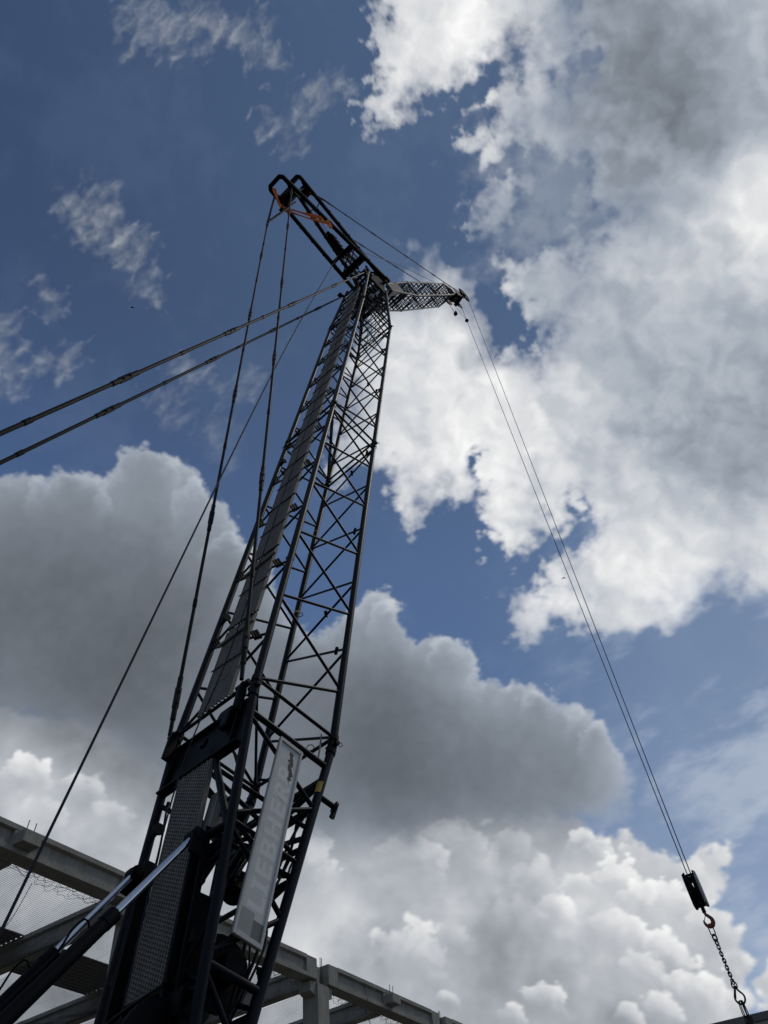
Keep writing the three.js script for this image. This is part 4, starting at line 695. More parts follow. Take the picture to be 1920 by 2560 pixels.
// ---------------------------------------------------------------- the luffing jib beyond the boom head
const JF = V3(0, 31.2, 0.55), JD = V3(0, 0.949, 0.314).normalize(), JK = V3(0, 0.314, -0.949).normalize();
const jp = (t, x, k) => JF.clone().addScaledVector(JD, t).add(V3(x, 0, 0)).addScaledVector(JK, k);
{
  const jib = craneThing('luffing_jib', 'slim grey lattice jib leaning out from the boom head', 'crane jib', JF);
  const dims = (t) => t < 6.15 ? [mix(0.8, 0.68, t / 6.15), mix(0.2, 0.52, t / 6.15)] : t < 18.3 ? [0.68, 0.52] : [mix(0.68, 0.4, (t - 18.3) / 3.6), mix(0.52, 0.2, (t - 18.3) / 3.6)];
  const c = (sx, sk, t) => { const [w, h] = dims(t); return jp(t, sx * w, sk * h); };
  const ch = [[-1, -1], [-1, 1], [1, 1], [1, -1]];
  for (const [a, b] of ch) { for (const [t0, t1] of [[0.2, 6.1], [6.2, 12.2], [12.3, 18.25], [18.35, 21.9]]) bar(jib, 'chord', c(a, b, t0), c(a, b, t1), 0.055, M.jib); for (const t of [6.15, 12.25, 18.3]) bar(jib, 'pin_joint', c(a, b, t - 0.12), c(a, b, t + 0.12), 0.075, M.dark); }
  for (let f = 0; f < 4; f++) {
    const p = ch[f], q = ch[(f + 1) % 4];
    for (const [t0, n, pt] of [[2.6, 4, 0.86], [6.35, 4, 1.43], [12.45, 4, 1.43], [18.5, 4, 0.82]]) {
      for (let k = 0; k < n; k++) { bar(jib, 'lacing_bar', c(...p, t0 + k * pt), c(...q, t0 + (k + 0.5) * pt), 0.024, M.paint); bar(jib, 'lacing_bar', c(...q, t0 + (k + 0.5) * pt), c(...p, t0 + (k + 1) * pt), 0.024, M.paint); }
      bar(jib, 'end_bar', c(...p, t0 - 0.08), c(...q, t0 - 0.08), 0.03, M.paint); bar(jib, 'end_bar', c(...p, t0 + n * pt + 0.06), c(...q, t0 + n * pt + 0.06), 0.03, M.paint);
    }
  }
  // grey gusset plates at the foot, under and beside the chords
  const under = (t) => { const [w, h] = dims(t); return [w, -h - 0.02]; };
  for (const sx of [-1, 1]) {
    plate(jib, 'foot_gusset', [[0, 0.15], [0.5, 0.35], [0.28, 1.0], [0.2, 2.2], [-0.02, 2.6], [-0.02, 0.3]], 0.02, M.greyPaint, jp(0, sx * 0.74, -0.3), V3(-sx, 0, 0), JD).userData.label = 'pale grey gusset plate at the jib foot';
    plate(jib, 'side_plate', [[-0.14, 0], [0.14, 0], [0.26, 1.4], [0.34, 2.5], [-0.34, 2.5], [-0.26, 1.4]], 0.02, M.greyPaint, jp(0.1, sx * 0.8, 0), JK, JD);
    bar(jib, 'foot_eye', jp(-0.05, sx * 0.72, -0.02), jp(-0.05, sx * 0.92, -0.02), 0.16, M.greyPaint, UNITCYL_FINE);
  }
  for (const t of [1.1, 2.5, 3.6, 4.6]) beam(jib, 'foot_cross_beam', jp(t, -dims(t)[0], -dims(t)[1] * 0.5), jp(t, dims(t)[0], -dims(t)[1] * 0.5), 0.34, 0.1, JD, M.dark);
  // head with sheaves
  for (const x of [-0.62, -0.3, 0.1, 0.42]) plate(jib, 'head_plate', [[-0.5, 0.0], [0.2, 0.0], [0.2, 0.6], [-0.3, 1.7], [-0.55, 1.8], [-0.7, 1.1]], 0.04, M.dark, jp(21.3, x, 0), JK, JD);
  for (const [x, t, k, r] of [[-0.7, 23.6, -0.62, 0.66], [0.02, 23.0, -0.95, 0.42], [-0.1, 22.2, 0.2, 0.3], [0.3, 22.2, 0.2, 0.3]]) {
    const s = sub(jib, 'head_sheave'), o = jp(t, x, k); const rim = new THREE.TorusGeometry(r * 0.93, r * 0.11, 8, 32); part(s, 'rim', rim, M.black, o, new THREE.Quaternion().setFromAxisAngle(AY, Math.PI / 2));
    bar(s, 'disc', o.clone().add(V3(-0.03, 0, 0)), o.clone().add(V3(0.03, 0, 0)), r * 0.9, M.black, UNITCYL_FINE); bar(s, 'hub', o.clone().add(V3(-0.09, 0, 0)), o.clone().add(V3(0.09, 0, 0)), r * 0.22, M.black, UNITCYL_FINE);
    for (let h = 0; h < 6; h++) { const a = h / 6 * 6.283, e = o.clone().add(V3(0, Math.cos(a) * r * 0.58, Math.sin(a) * r * 0.58)); bar(s, 'hub_bolt', e.clone().add(V3(-0.034, 0, 0)), e.clone().add(V3(0.034, 0, 0)), r * 0.06, M.rod); }
  }
  beam(jib, 'sheave_arm', jp(22.0, -0.35, -0.1), jp(23.7, -0.5, -0.7), 0.06, 0.24, AX, M.dark); beam(jib, 'sheave_arm', jp(21.8, 0.14, -0.2), jp(23.1, 0.13, -1.0), 0.06, 0.24, AX, M.dark); bar(jib, 'sheave_shaft', jp(23.6, -0.78, -0.62), jp(23.6, 0.1, -0.62), 0.05, M.dark);
  beam(jib, 'head_block', jp(21.7, -0.05, -0.25), jp(23.2, -0.2, -0.55), 0.62, 0.5, AX, M.black, 0.04); beam(jib, 'head_block', jp(22.6, -0.4, -0.7), jp(23.3, 0.3, -0.8), 0.3, 0.3, JD, M.black, 0.04);
  // load sensor hanging under the head
  bar(jib, 'sensor_arm', jp(21.6, 0.42, -0.3), jp(22.0, 0.55, -1.35), 0.02, M.dark); part(jib, 'sensor_weight', new THREE.SphereGeometry(0.17, 12, 10), M.black, jp(22.0, 0.55, -1.45)); beam(jib, 'sensor_box', jp(22.0, 0.4, -1.3), jp(22.05, 0.7, -1.55), 0.2, 0.12, AY, M.black);
}

// ---------------------------------------------------------------- the two strut frames above the boom head
function strutFrame(label, foot, tip, wFoot, wTip, name = 'luffing_strut') {
  const g = craneThing(name, label, 'strut', foot, 'strut frames at the boom head');
  const d = tip.clone().sub(foot), l = d.length(), u = d.clone().normalize(), n = AX.clone().cross(u), p = (k, x, o = 0) => foot.clone().addScaledVector(u, k).add(V3(x, 0, 0)).addScaledVector(n, o);
  const half = (k) => mix(wFoot, wTip, k / l);
  for (const sx of [-1, 1]) {
    beam(g, 'leg', p(0, sx * half(0)), p(l - 0.2, sx * half(l - 0.2)), 0.18, 0.25, AX, M.dark, 0.02);
    bar(g, 'foot_eye', p(0, sx * (half(0) - 0.12)), p(0, sx * (half(0) + 0.12)), 0.17, M.dark, UNITCYL_FINE);
    for (let k = 0; k < 6; k++) beam(g, 'step', p(1.4 + k * 0.9, sx * half(1.4 + k * 0.9) + sx * 0.075, -0.02), p(1.44 + k * 0.9, sx * half(1.4 + k * 0.9) + sx * 0.13, -0.02), 0.05, 0.1, u, M.dark, 0);
  }
  const w = wTip + 0.075, s = new THREE.Shape([[-w, -0.55], [-w, 0.16], [-w + 0.16, 0.34], [w - 0.16, 0.34], [w, 0.16], [w, -0.55], [w - 0.15, -0.55], [w - 0.15, 0.06], [w - 0.24, 0.15], [-w + 0.24, 0.15], [-w + 0.15, 0.06], [-w + 0.15, -0.55]].map(([x, y]) => new THREE.Vector2(x, y)));
  const eg = new THREE.ExtrudeGeometry(s, { depth: 0.2, bevelEnabled: true, bevelSize: 0.012, bevelThickness: 0.012, bevelSegments: 1 }); eg.translate(0, 0, -0.1);
  part(g, 'cross_head', eg, M.dark, p(l - 0.3, 0), new THREE.Quaternion().setFromRotationMatrix(new THREE.Matrix4().makeBasis(AX, u, n)));
  for (const k of [0.55, 1.75, 2.6]) beam(g, 'cross_beam', p(k, -half(k)), p(k, half(k)), k === 1.75 ? 0.34 : 0.2, 0.18, u, M.dark, 0.02);
  bar(g, 'tie', p(0.6, -half(0.6)), p(1.7, half(1.7)), 0.035, M.dark); bar(g, 'tie', p(1.8, half(1.8)), p(2.6, -half(2.6)), 0.03, M.dark);
  for (const x of [-0.25, 0, 0.25]) beam(g, 'stub_plate', p(1.7, x), p(2.6, x * 0.7), 0.05, 0.26, AX, M.dark, 0);
  // sheave pack near the tip
  const hw = wTip - 0.14; for (let k = 0; k < 7; k++) { const x = mix(-hw, hw, k / 6), o = p(l - 1.0, x); const sh = sub(g, 'tip_sheave'); bar(sh, 'disc', o.clone().add(V3(-0.02, 0, 0)), o.clone().add(V3(0.02, 0, 0)), 0.33, M.black, UNITCYL_FINE); bar(sh, 'hub', o.clone().add(V3(-0.04, 0, 0)), o.clone().add(V3(0.04, 0, 0)), 0.1, M.dark); }
  bar(g, 'sheave_shaft', p(l - 1.0, -wTip), p(l - 1.0, wTip), 0.06, M.dark); for (const sx of [-1, 1]) beam(g, 'sheave_cheek', p(l - 1.45, sx * (hw + 0.06)), p(l - 0.6, sx * (hw + 0.06)), 0.03, 0.5, AX, M.dark);
  return { g, p, half, l };
}
const rearStrut = strutFrame('rear strut frame with orange slings, leaning left over the pendant rods', V3(0, 32.0, 0.35), V3(0, 31.8, -7.15), 0.85, 0.45);
const frontStrut = strutFrame('front strut frame carrying the jib tie rods, behind the rear one', V3(0, 32.3, 0.3), V3(0, 36.0, -6.63), 0.65, 0.33);
{
  const { g, p, half } = frontStrut;
  const eb = sub(g, 'winch_block'); beam(eb, 'case', p(2.7, 0.3), p(4.0, 0.26), 0.34, 0.36, AX, M.black, 0.04); beam(eb, 'cover', p(3.9, 0.28), p(4.25, 0.26), 0.2, 0.26, AX, M.black, 0.05); for (let k = 0; k < 4; k++) beam(eb, 'rib', p(2.85 + k * 0.28, 0.1), p(2.9 + k * 0.28, 0.1), 0.06, 0.4, AX, M.rod, 0);
  for (const sx of [-1, 1]) { const tip = p(6.0, sx * 0.52, 0.68), mid = p(6.1, sx * 0.48, 0.4); bar(g, 'tie_bracket', p(6.45, sx * half(6.45), 0), mid, 0.04, M.dark); bar(g, 'tie_bracket', p(5.6, sx * half(5.6), 0), mid, 0.035, M.dark); bar(g, 'tie_bracket', mid, tip, 0.045, M.dark); bar(g, 'tie_bracket', p(5.7, 0, 0.05), mid, 0.03, M.dark); }
  // clutter of valves and sheaves where the frames are hinged
  const hx = craneThing('hinge_sheaves', 'cluster of black sheaves and brackets at the foot of the strut frames', 'sheaves', V3(0, 31.6, -0.6));
  for (const [x, y, z, r] of [[-0.35, 32.1, -0.6, 0.3], [-0.2, 32.1, -0.6, 0.3], [0.1, 31.9, -1.0, 0.26], [0.3, 31.8, -0.5, 0.3]]) bar(hx, 'sheave', V3(x, y, z), V3(x + 0.06, y, z), r, M.black, UNITCYL_FINE);
  for (const [a, b, w2] of [[[-0.5, 31.2, -0.3], [-0.45, 32.3, -0.9], 0.09], [[0.45, 31.0, -0.4], [0.4, 32.2, -1.2], 0.09], [[0.0, 31.1, -0.5], [0.05, 32.0, -1.4], 0.07], [[-0.5, 32.0, -0.75], [0.45, 31.9, -0.75], 0.1], [[-0.4, 31.5, -1.3], [0.4, 31.5, -1.3], 0.06], [[0.2, 31.6, -1.5], [0.25, 32.3, -1.9], 0.1], [[-0.15, 31.7, -1.2], [-0.2, 32.4, -1.7], 0.12]]) beam(hx, 'bracket', V3(...a), V3(...b), w2, w2 * 1.6, AX, M.dark, 0.01);
  for (const x of [-0.3, 0.25]) { const t = [V3(x, 31.0, -0.6), V3(x + 0.1, 31.4, -1.1), V3(x - 0.05, 31.8, -1.4), V3(x, 32.2, -1.7)]; tube(hx, 'hose', t, 0.025, M.hose, 20, 6); }
}

// ---------------------------------------------------------------- tie rods, ropes, slings
function pendant(label, category, pts, r, joints, group, name = 'tie_rod') {  // straight rod links with fork connectors at the given fractions
  const [a, b] = pts, d = b.clone().sub(a), u = d.clone().normalize(), g = craneThing(name, label, category, b, group), cuts = [0, ...joints, 1];
  for (let k = 0; k + 1 < cuts.length; k++) bar(g, 'rod', a.clone().addScaledVector(d, cuts[k]), a.clone().addScaledVector(d, cuts[k + 1]), r, M.rod);
  for (const j of joints) {
    const o = a.clone().addScaledVector(d, j), s = sub(g, 'connector'), w = r * 3.0;
    beam(s, 'fork', o.clone().addScaledVector(u, -r * 6.5), o.clone().addScaledVector(u, r * 6.5), r * 2.2, w, AX, M.rod, r * 0.5); bar(s, 'neck', o.clone().addScaledVector(u, -r * 13), o.clone().addScaledVector(u, r * 13), r * 1.35, M.rod);
    for (const k of [-1, 1]) { const c = o.clone().addScaledVector(u, k * r * 3.4); bar(s, 'pin', c.clone().add(V3(-r * 1.7, 0, 0)), c.clone().add(V3(r * 1.7, 0, 0)), r * 0.75, M.dark); }
    if (joints.length > 3) for (const k of [0.5]) { const c = o.clone().addScaledVector(d, k * 0.2); bar(g, 'sleeve', c.clone().addScaledVector(u, -0.1), c.clone().addScaledVector(u, 0.1), r * 1.25, M.dark); }
  }
  return g;
}
const TR = 'tie rods from the strut tip to the boom base', BR = 'tie rods from the boom head back to the crane';
{
  const yk = V3(0.6, 27.43, -5.95), g = pendant('left of the two steep tie rods, forked below the strut tip', 'tie rod', [yk, V3(HW, 0.05, -1.05)], 0.036, [0.01, 0.159, 0.374, 0.578, 0.787, 0.972], TR);
  bar(g, 'fork_leg', yk, V3(0.46, 31.4, -6.6), 0.05, M.dark); bar(g, 'fork_leg', yk, V3(-0.1, 31.6, -5.7), 0.055, M.dark);
  pendant('right of the two steep tie rods, crossing in front of the walkway', 'tie rod', [V3(-0.45, 31.6, -6.3), V3(-HW + 0.1, 0.05, -1.1)], 0.036, [0.03, 0.21, 0.43, 0.625, 0.82, 0.975], TR);
  pendant('upper of the two tie rods running left from the boom head', 'tie rod', [V3(-0.85, 28.75, -1.15), V3(-1.0, -2.4, -6.84)], 0.04, [0.2, 0.4, 0.585, 0.77, 0.96], BR);
  pendant('lower of the two tie rods running left from the boom head', 'tie rod', [V3(0.85, 29.0, -1.0), V3(1.0, -2.4, -7.08)], 0.04, [0.145, 0.34, 0.525, 0.715, 0.9], BR);
  const br = 'rods from the strut frame to the jib';
  pendant('upper thin tie rod from the strut frame to the jib head', 'tie rod', [frontStrut.p(6.0, -0.52, 0.68), jp(22.2, -0.5, 0.3)], 0.03, [0.02, 0.3, 0.55, 0.8, 0.97], br, 'jib_tie_rod');
  pendant('lower thin tie rod from the strut frame to the jib head', 'tie rod', [frontStrut.p(6.0, 0.52, 0.68), jp(22.2, 0.5, 0.3)], 0.03, [0.02, 0.3, 0.55, 0.8, 0.97], br, 'jib_tie_rod');
  const rope = (name, label, pts, r, seg = 60) => { const g = craneThing(name, label, 'rope', pts[pts.length - 1]); if (pts.length === 2) bar(g, 'rope', pts[0], pts[1], r, M.rope); else tube(g, 'rope', pts, r, M.rope, seg, 6); return g; };
  rope('jib_rope', 'slack thin rope from the strut foot to the jib top', [V3(-0.1, 36.3, -1.1), V3(0.1, 44, 1.9), V3(0.3, 52.4, 5.9)], 0.02);
  rope('winch_rope', 'single dark winch rope slanting down to the lower left corner', [V3(0.2, 32.0, -2.35), V3(0.12, 14, -2.62), V3(0.0, -5.9, -2.5)], 0.019, 80);
  rope('strut_rope', 'thin rope along the front strut frame to its tip', [frontStrut.p(4.2, 0.26), frontStrut.p(7.0, 0.1)], 0.015);
  const rv = craneThing('reeving_ropes', 'bundle of parallel ropes between the two strut tips', 'ropes', V3(0, 32, -6.2)); for (let k = 0; k < 8; k++) { const x = -0.27 + k * 0.077; bar(rv, 'rope', V3(x * 1.1, 32.1, -6.15), V3(x * 0.8, 35.6, -5.85), 0.013, M.rope); }
  for (let k = 0; k < 4; k++) { const x = -0.55 + k * 0.3, w = ['nearest the right chord', 'second from the right chord', 'third from the right chord', 'nearest the left chord'][k]; rope('head_rope', `dark rope inside the boom head, ${w}`, [V3(x, 29.4, 0.2), V3(x * 0.8, 24.5, 0.72), V3(x * 0.7, 22.6, 0.6)], 0.014, 20); }
}
// orange slings over the strut frame
{
  const strap = (pts, label, w) => {
    const c = new THREE.CatmullRomCurve3(pts.map((p) => V3(...p))), g = craneThing('orange_sling', label, 'sling', c.getPoint(0), 'orange lifting slings'), n = 50, pos = [], idx = [], b = b0(g);
    for (let i = 0; i <= n; i++) { const t = i / n, p = c.getPoint(t).sub(b), d = c.getTangent(t), s = d.clone().cross(V3(0.35 + 0.3 * Math.sin(t * 9), 1, 0.2)).normalize().multiplyScalar(w * (0.8 + 0.35 * Math.sin(t * 13 + w * 40))), q = s.clone().cross(d).normalize().multiplyScalar(0.012); for (const [e, f] of [[1, 1], [-1, 1], [-1, -1], [1, -1]]) pos.push(p.x + e * s.x + f * q.x, p.y + e * s.y + f * q.y, p.z + e * s.z + f * q.z); if (i) for (let k = 0; k < 4; k++) { const a = (i - 1) * 4 + k, bb = (i - 1) * 4 + (k + 1) % 4; idx.push(a, bb, a + 4, bb, bb + 4, a + 4); } }
    const ge = new THREE.BufferGeometry(); ge.setAttribute('position', new THREE.Float32BufferAttribute(pos, 3)); ge.setIndex(idx); ge.computeVertexNormals(); const m = new THREE.Mesh(ge, M.orange); m.name = 'webbing'; g.add(m);
  };
  strap([[0.3, 31.75, -6.95], [0.36, 31.3, -6.6], [0.44, 31.0, -6.15], [0.4, 31.0, -5.9], [0.18, 31.3, -5.5], [-0.1, 31.45, -5.0], [-0.4, 31.6, -4.5], [-0.66, 31.85, -4.05]], 'orange webbing sling, upper band across the rear strut frame', 0.075);
  strap([[0.24, 31.72, -6.85], [0.32, 31.1, -6.45], [0.4, 30.7, -6.05], [0.34, 30.6, -5.8], [0.1, 30.75, -5.3], [-0.2, 30.95, -4.7], [-0.55, 31.35, -4.05], [-0.72, 31.6, -3.75]], 'orange webbing sling, lower band across the rear strut frame', 0.065);
  strap([[-0.68, 31.72, -4.0], [-0.72, 31.35, -3.75], [-0.7, 30.95, -3.65], [-0.62, 31.2, -3.75], [-0.64, 31.7, -3.85]], 'dark orange loop hanging at the end of the slings', 0.06);
  const dr = craneThing('drop_link', 'small dark shackle hanging under the rear strut tip', 'shackle', V3(0.4, 30.4, -6.0)); for (const x of [0.34, 0.46]) bar(dr, 'strap', V3(x, 31.5, -6.15), V3(x, 30.4, -5.95), 0.022, M.dark); bar(dr, 'bolt', V3(0.3, 30.35, -5.95), V3(0.5, 30.35, -5.95), 0.07, M.dark);
}

// ---------------------------------------------------------------- hook block, hook, chain
const HK = V3(8.53, 0, -26.95), hookAt = (x, y, z) => V3(HK.x + x, y, HK.z + z);
const VS = V3(0.954, 0, 0.30), VF = V3(-0.30, 0, 0.954);     // across the view and towards it, at the hook
const hp = (a, y, f) => V3(HK.x, y, HK.z).addScaledVector(VS, a).addScaledVector(VF, f);
{
  const topA = craneToWorld(jp(23.6, -0.7, -1.2)), topB = craneToWorld(jp(23.0, 0.02, -1.36));
  for (const [top, a, label] of [[topA, 0.055, 'right of the two thin hoist ropes down to the hook block'], [topB, -0.055, 'left of the two thin hoist ropes, with a ball near its top']]) {
    const end = hp(a, 11.95, 0), g = thing('hoist_rope', label, 'rope', end, 'hoist ropes'); bar(g, 'rope', top, end, 0.017, M.rope);
    if (a < 0) { part(g, 'stop_ball', new THREE.SphereGeometry(0.15, 14, 10), M.black, top.clone().lerp(end, 0.05)); bar(g, 'slack_line', top.clone().add(V3(-0.4, 0.2, 0)), top.clone().lerp(end, 0.05), 0.012, M.rope); }
  }
  const tiltZ = new THREE.Quaternion().setFromRotationMatrix(new THREE.Matrix4().makeBasis(VS, UP, VF)), yaw = new THREE.Quaternion().setFromAxisAngle(UP, -0.08).multiply(tiltZ);
  const ax = V3(1, 0, 0).applyQuaternion(yaw), az = V3(0, 0, 1).applyQuaternion(yaw), YY = (y) => 10.75 + (y - 10.07) * 0.685, P = (a, y, f) => V3(HK.x, YY(y), HK.z).addScaledVector(ax, a).addScaledVector(az, f);
  const bl = thing('hook_block', 'heavy black hook block hanging on two ropes at the lower right', 'hook block', P(0, 10.98, 0));
  const cheek = [[-0.36, 0.05], [-0.24, 0], [0.24, 0], [0.36, 0.05], [0.42, 0.5], [0.42, 1.0], [0.3, 1.35], [0.16, 1.42], [-0.16, 1.42], [-0.3, 1.35], [-0.42, 1.0], [-0.42, 0.5]].map(([a, b]) => [a * 0.68, b * 0.76]);
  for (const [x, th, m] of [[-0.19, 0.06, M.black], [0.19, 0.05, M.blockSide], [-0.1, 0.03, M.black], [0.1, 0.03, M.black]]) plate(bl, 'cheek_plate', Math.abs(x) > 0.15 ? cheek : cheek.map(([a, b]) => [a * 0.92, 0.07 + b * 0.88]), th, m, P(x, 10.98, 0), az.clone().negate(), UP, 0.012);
  plate(bl, 'cheek_cover', cheek.map(([a, b]) => [a * 0.99, b * 0.99 + 0.01]), 0.02, M.black, P(0.155, 10.98, 0), az.clone().negate(), UP, 0.01);
  for (const x of [-0.055, 0.055]) { const s = sub(bl, 'sheave'); bar(s, 'disc', P(x - 0.03, 11.75, 0), P(x + 0.03, 11.75, 0), 0.27, M.black, UNITCYL_FINE); bar(s, 'hub', P(x - 0.05, 11.75, 0), P(x + 0.05, 11.75, 0), 0.12, M.dark); }
  bar(bl, 'sheave_pin', P(-0.23, 11.75, 0), P(0.23, 11.75, 0), 0.055, M.dark, UNITCYL_FINE); for (const x of [-0.15, 0.16]) beam(bl, 'rope_guard', P(x, 12.2, 0.1), P(x, 12.55, 0.06), 0.06, 0.26, ax, M.dark); beam(bl, 'guard_bar', P(-0.18, 12.42, 0.15), P(0.2, 12.42, 0.15), 0.07, 0.05, UP, M.dark); beam(bl, 'guard_bar', P(-0.18, 12.25, 0.2), P(0.2, 12.25, 0.2), 0.1, 0.05, UP, M.dark); beam(bl, 'guard_bar', P(-0.2, 12.3, -0.2), P(0.2, 12.3, -0.2), 0.12, 0.05, UP, M.dark);
  beam(bl, 'lower_yoke', P(-0.16, 11.14, 0), P(0.16, 11.14, 0), 0.2, 0.24, UP, M.dark);
  beam(bl, 'spacer_plate', P(0, 11.2, -0.05), P(0, 11.62, -0.05), 0.3, 0.06, ax, M.black);
  for (const x of [-0.15, 0.15]) beam(bl, 'label_strip', P(x, 11.45, 0.27), P(x, 11.75, 0.29), 0.04, 0.012, ax, M.rod, 0.002);
  bar(bl, 'shank', P(0, 11.05, 0), P(0, 10.72, 0), 0.062, M.dark, UNITCYL_FINE);
  // hook: a tapering bend
  const curve = new THREE.CatmullRomCurve3([[0, 10.74], [0.01, 10.62], [0.1, 10.5], [0.19, 10.36], [0.19, 10.2], [0.1, 10.08], [-0.03, 10.07], [-0.13, 10.16], [-0.17, 10.28], [-0.165, 10.38]].map(([a, y]) => hp(a * 0.72, YY(y), 0))), N = 44, K = 10, pos = [], idx = [], rad = (t) => 0.74 * (t < 0.1 ? 0.06 : t < 0.55 ? mix(0.06, 0.105, (t - 0.1) / 0.45) : mix(0.105, 0.03, (t - 0.55) / 0.45)), bb = b0(bl);
  for (let i = 0; i <= N; i++) { const t = i / N, p = curve.getPoint(t).sub(bb), d = curve.getTangent(t), s = d.clone().cross(VF).normalize(), r = rad(t); for (let k = 0; k < K; k++) { const a = k / K * 6.2832, c = Math.cos(a) * r, e = Math.sin(a) * r * 0.75; pos.push(p.x + s.x * c + VF.x * e, p.y + s.y * c + VF.y * e, p.z + s.z * c + VF.z * e); if (i) { const o = (i - 1) * K + k, q = (i - 1) * K + (k + 1) % K; idx.push(o, q, o + K, q, q + K, o + K); } } }
  const hg = new THREE.BufferGeometry(); hg.setAttribute('position', new THREE.Float32BufferAttribute(pos, 3)); hg.setIndex(idx); hg.computeVertexNormals(); const hm = new THREE.Mesh(hg, M.red); hm.name = 'hook'; hm.userData.label = 'dark red lifting hook'; bl.add(hm);
  bar(bl, 'latch', hp(-0.005, YY(10.56), 0.02), hp(-0.11, YY(10.34), 0.02), 0.012, M.red); bar(bl, 'hook_nut', hp(0, YY(10.7), 0), hp(0, YY(10.8), 0), 0.065, M.dark, UNITCYL_FINE);

  // chain sling: every link its own piece
  const ch = thing('chain_sling', 'dark steel chain hanging from the red hook', 'chain', hp(0, 9.1, 0));
  const link = (t, name, y, len, wid, r, turn, a = 0, f = 0, lean = 0) => {
    const h = len / 2 - wid / 2, pts = []; for (let k = 0; k < 9; k++) { const q = k / 8 * Math.PI; pts.push(V3(Math.cos(q) * wid / 2, h + Math.sin(q) * wid / 2, 0)); } for (let k = 0; k < 9; k++) { const q = Math.PI + k / 8 * Math.PI; pts.push(V3(Math.cos(q) * wid / 2, -h + Math.sin(q) * wid / 2, 0)); }
    const g = new THREE.TubeGeometry(new THREE.CatmullRomCurve3(pts, true, 'centripetal'), 28, r, 7, true); g.rotateY(turn); g.rotateZ(lean); return part(t, name, g, M.chain, hp(a, y, f), tiltZ);
  };
  link(ch, 'master_link', 10.64, 0.36, 0.14, 0.019, 0.05); link(ch, 'joining_link', 10.4, 0.2, 0.12, 0.026, 0.4);
  link(ch, 'joining_link', 10.26, 0.17, 0.12, 0.026, 0.9);
  let y = 10.17; for (let k = 0; k < 11; k++) { link(ch, 'chain_link', y - 0.055, 0.15, 0.085, 0.0185, k % 2 ? 1.5 : 0.35, 0.004 * Math.sin(k * 1.7)); y -= 0.098; }
  link(ch, 'end_link', y - 0.06, 0.2, 0.15, 0.02, 0.3);
  const y2 = y - 0.14, hk2 = thing('grab_hook', 'steel self-locking hook at the lower end of the chain', 'hook', hp(0, y2 - 0.4, 0));
  const loop = new THREE.CatmullRomCurve3([[0, 0], [0.07, -0.1], [0.15, -0.22], [0.14, -0.34], [0.05, -0.43], [-0.07, -0.4], [-0.13, -0.28], [-0.08, -0.12]].map(([a, b]) => hp(a, y2 + b, 0).sub(b0(hk2))), true); const lm = new THREE.Mesh(new THREE.TubeGeometry(loop, 50, 0.028, 8, true), M.chain); lm.name = 'hook_body'; hk2.add(lm);
  beam(hk2, 'jaw', hp(-0.03, y2 - 0.03, 0), hp(-0.12, y2 - 0.26, 0), 0.06, 0.05, VS, M.chain); bar(hk2, 'eye', hp(0, y2 + 0.02, -0.03), hp(0, y2 + 0.02, 0.03), 0.05, M.chain, UNITCYL_FINE);
  const legs = [['leftmost', -0.1, 0.05], ['middle left', -0.03, -0.06], ['middle right', 0.05, 0.06], ['rightmost', 0.14, -0.03]];
  legs.forEach(([w, a, f], i) => {
    const g = thing('sling_leg', `${w} chain leg hanging from the lower hook in front of the wall`, 'chain', hp(a, 5.2, f), 'chain legs of the sling');
    link(g, 'long_link', y2 - 0.56, 0.44, 0.12, 0.016, 0.4 + i * 0.5, a * 0.3, f * 0.4, a * 0.4); link(g, 'joining_link', y2 - 0.84, 0.2, 0.12, 0.022, 1.1 + i, a * 0.65, f * 0.7, a * 0.4);
    let yy = y2 - 0.96; for (let k = 0; k < 26; k++) { link(g, 'chain_link', yy - 0.05, 0.14, 0.08, 0.017, k % 2 ? 1.5 : 0.2 + i * 0.4, a * (0.72 + k * 0.08), f * (0.8 + k * 0.08), a * 0.5); yy -= 0.094; }
  });
}

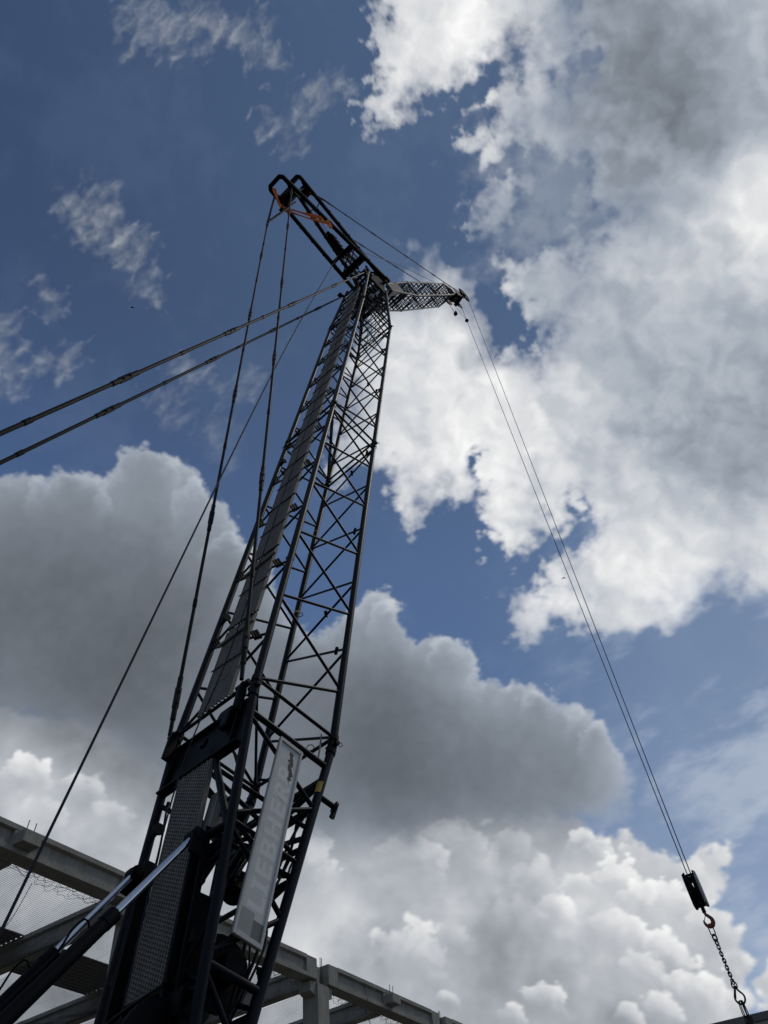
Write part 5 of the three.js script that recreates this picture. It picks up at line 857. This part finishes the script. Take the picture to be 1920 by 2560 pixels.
// ---------------------------------------------------------------- the carrier under the boom: below and left of the picture
{
  const back = V3(-0.588, 0, 0.809), side = V3(0.809, 0, 0.588), foot = craneToWorld(V3(0, FOOT, -0.2)), at = (b, s, y) => V3(foot.x, 0, foot.z).addScaledVector(back, b).addScaledVector(side, s).setY(y);
  const q = new THREE.Quaternion().setFromRotationMatrix(new THREE.Matrix4().makeBasis(side, UP, side.clone().cross(UP)));
  const cr = thing('crawler_carrier', 'dark crawler carrier with deck and counterweight that bears the boom', 'crane', at(1.6, 0, 0));
  for (const s of [-2.1, 2.1]) { const tr = sub(cr, 'crawler_track'); part(tr, 'track_belt', new RoundedBoxGeometry(0.8, 0.85, 6.2, 3, 0.38), M.black, at(1.6, s, 0.425), q); part(tr, 'side_frame', new RoundedBoxGeometry(0.5, 0.4, 5.2, 1, 0.05), M.paint, at(1.6, s, 0.6), q); for (let k = 0; k < 30; k++) part(tr, 'track_shoe', new RoundedBoxGeometry(0.84, 0.05, 0.15, 1, 0.01), M.black, at(1.6 - 2.6 + k * 0.18, s, 0.86), q); }
  part(cr, 'car_body', new RoundedBoxGeometry(3.6, 0.5, 2.4, 1, 0.05), M.paint, at(1.6, 0, 0.75), q); bar(cr, 'slew_ring', at(1.6, 0, 1.0), at(1.6, 0, 1.2), 1.0, M.dark, UNITCYL_FINE);
  part(cr, 'deck', new RoundedBoxGeometry(2.5, 0.5, 6.4, 1, 0.06), M.paint, at(2.6, 0, 1.45), q); part(cr, 'counterweight', new RoundedBoxGeometry(3.6, 1.1, 1.1, 1, 0.08), M.dark, at(5.4, 0, 2.0), q);
  for (const s of [-HW, HW]) beam(cr, 'foot_bracket', at(0.0, s, 1.3), at(0.0, s, foot.y + 0.16), 0.28, 0.34, side, M.paint);
  for (const sx of [-1, 1]) { const top = craneToWorld(V3(sx * 1.0, -2.4, sx < 0 ? -6.84 : -7.08)); beam(cr, 'mast_leg', at(5.2, -sx * 1.0, 1.6), top, 0.2, 0.24, side, M.paint); beam(cr, 'mast_brace', at(2.2, -sx * 1.0, 1.6), top, 0.14, 0.16, side, M.paint); const e = craneToWorld(cylTop(sx).addScaledVector(cylDir(sx), 5.4)); beam(cr, 'cylinder_bracket', e, V3(e.x, 1.4, e.z), 0.2, 0.3, side, M.paint); }
  bar(cr, 'mast_head', craneToWorld(V3(-1.1, -2.4, -6.84)), craneToWorld(V3(1.1, -2.4, -7.08)), 0.11, M.dark);
  bar(cr, 'winch_drum', craneToWorld(V3(-0.6, -6.0, -2.5)), craneToWorld(V3(0.6, -6.0, -2.5)), 0.3, M.black, UNITCYL_FINE); for (const x of [-0.6, 0.6]) { const w = craneToWorld(V3(x, -6.0, -2.5)); beam(cr, 'winch_stand', w, V3(w.x, 1.5, w.z), 0.1, 0.5, side, M.paint); }
}

// two birds far off
for (const [px, label] of [[V3(-0.2705, 0.8953, -0.3540), 'tiny dark bird high in the blue on the left'], [V3(0.2195, 0.6705, -0.7087), 'tiny dark bird in front of the white cloud on the right']]) {
  const c = camera.position.clone().addScaledVector(px.normalize(), 150), g = thing('bird', label, 'bird', c, 'birds in flight');
  const s = [[-0.42, 0.1], [-0.16, 0.14], [0, 0.06], [0.16, 0.14], [0.42, 0.1], [0.15, -0.02], [0.05, -0.2], [-0.05, -0.2], [-0.15, -0.02]]; const e = new THREE.ExtrudeGeometry(new THREE.Shape(s.map(([x, y]) => new THREE.Vector2(x, y))), { depth: 0.04, bevelEnabled: true, bevelSize: 0.02, bevelThickness: 0.02, bevelSegments: 1 }); e.rotateX(-Math.PI / 2);
  const b = new THREE.Mesh(e, M.black); b.name = 'body'; g.add(b);
}

scene.traverse((o) => { if (o.isMesh) { o.castShadow = true; o.receiveShadow = true; } });
renderer.render(scene, camera);
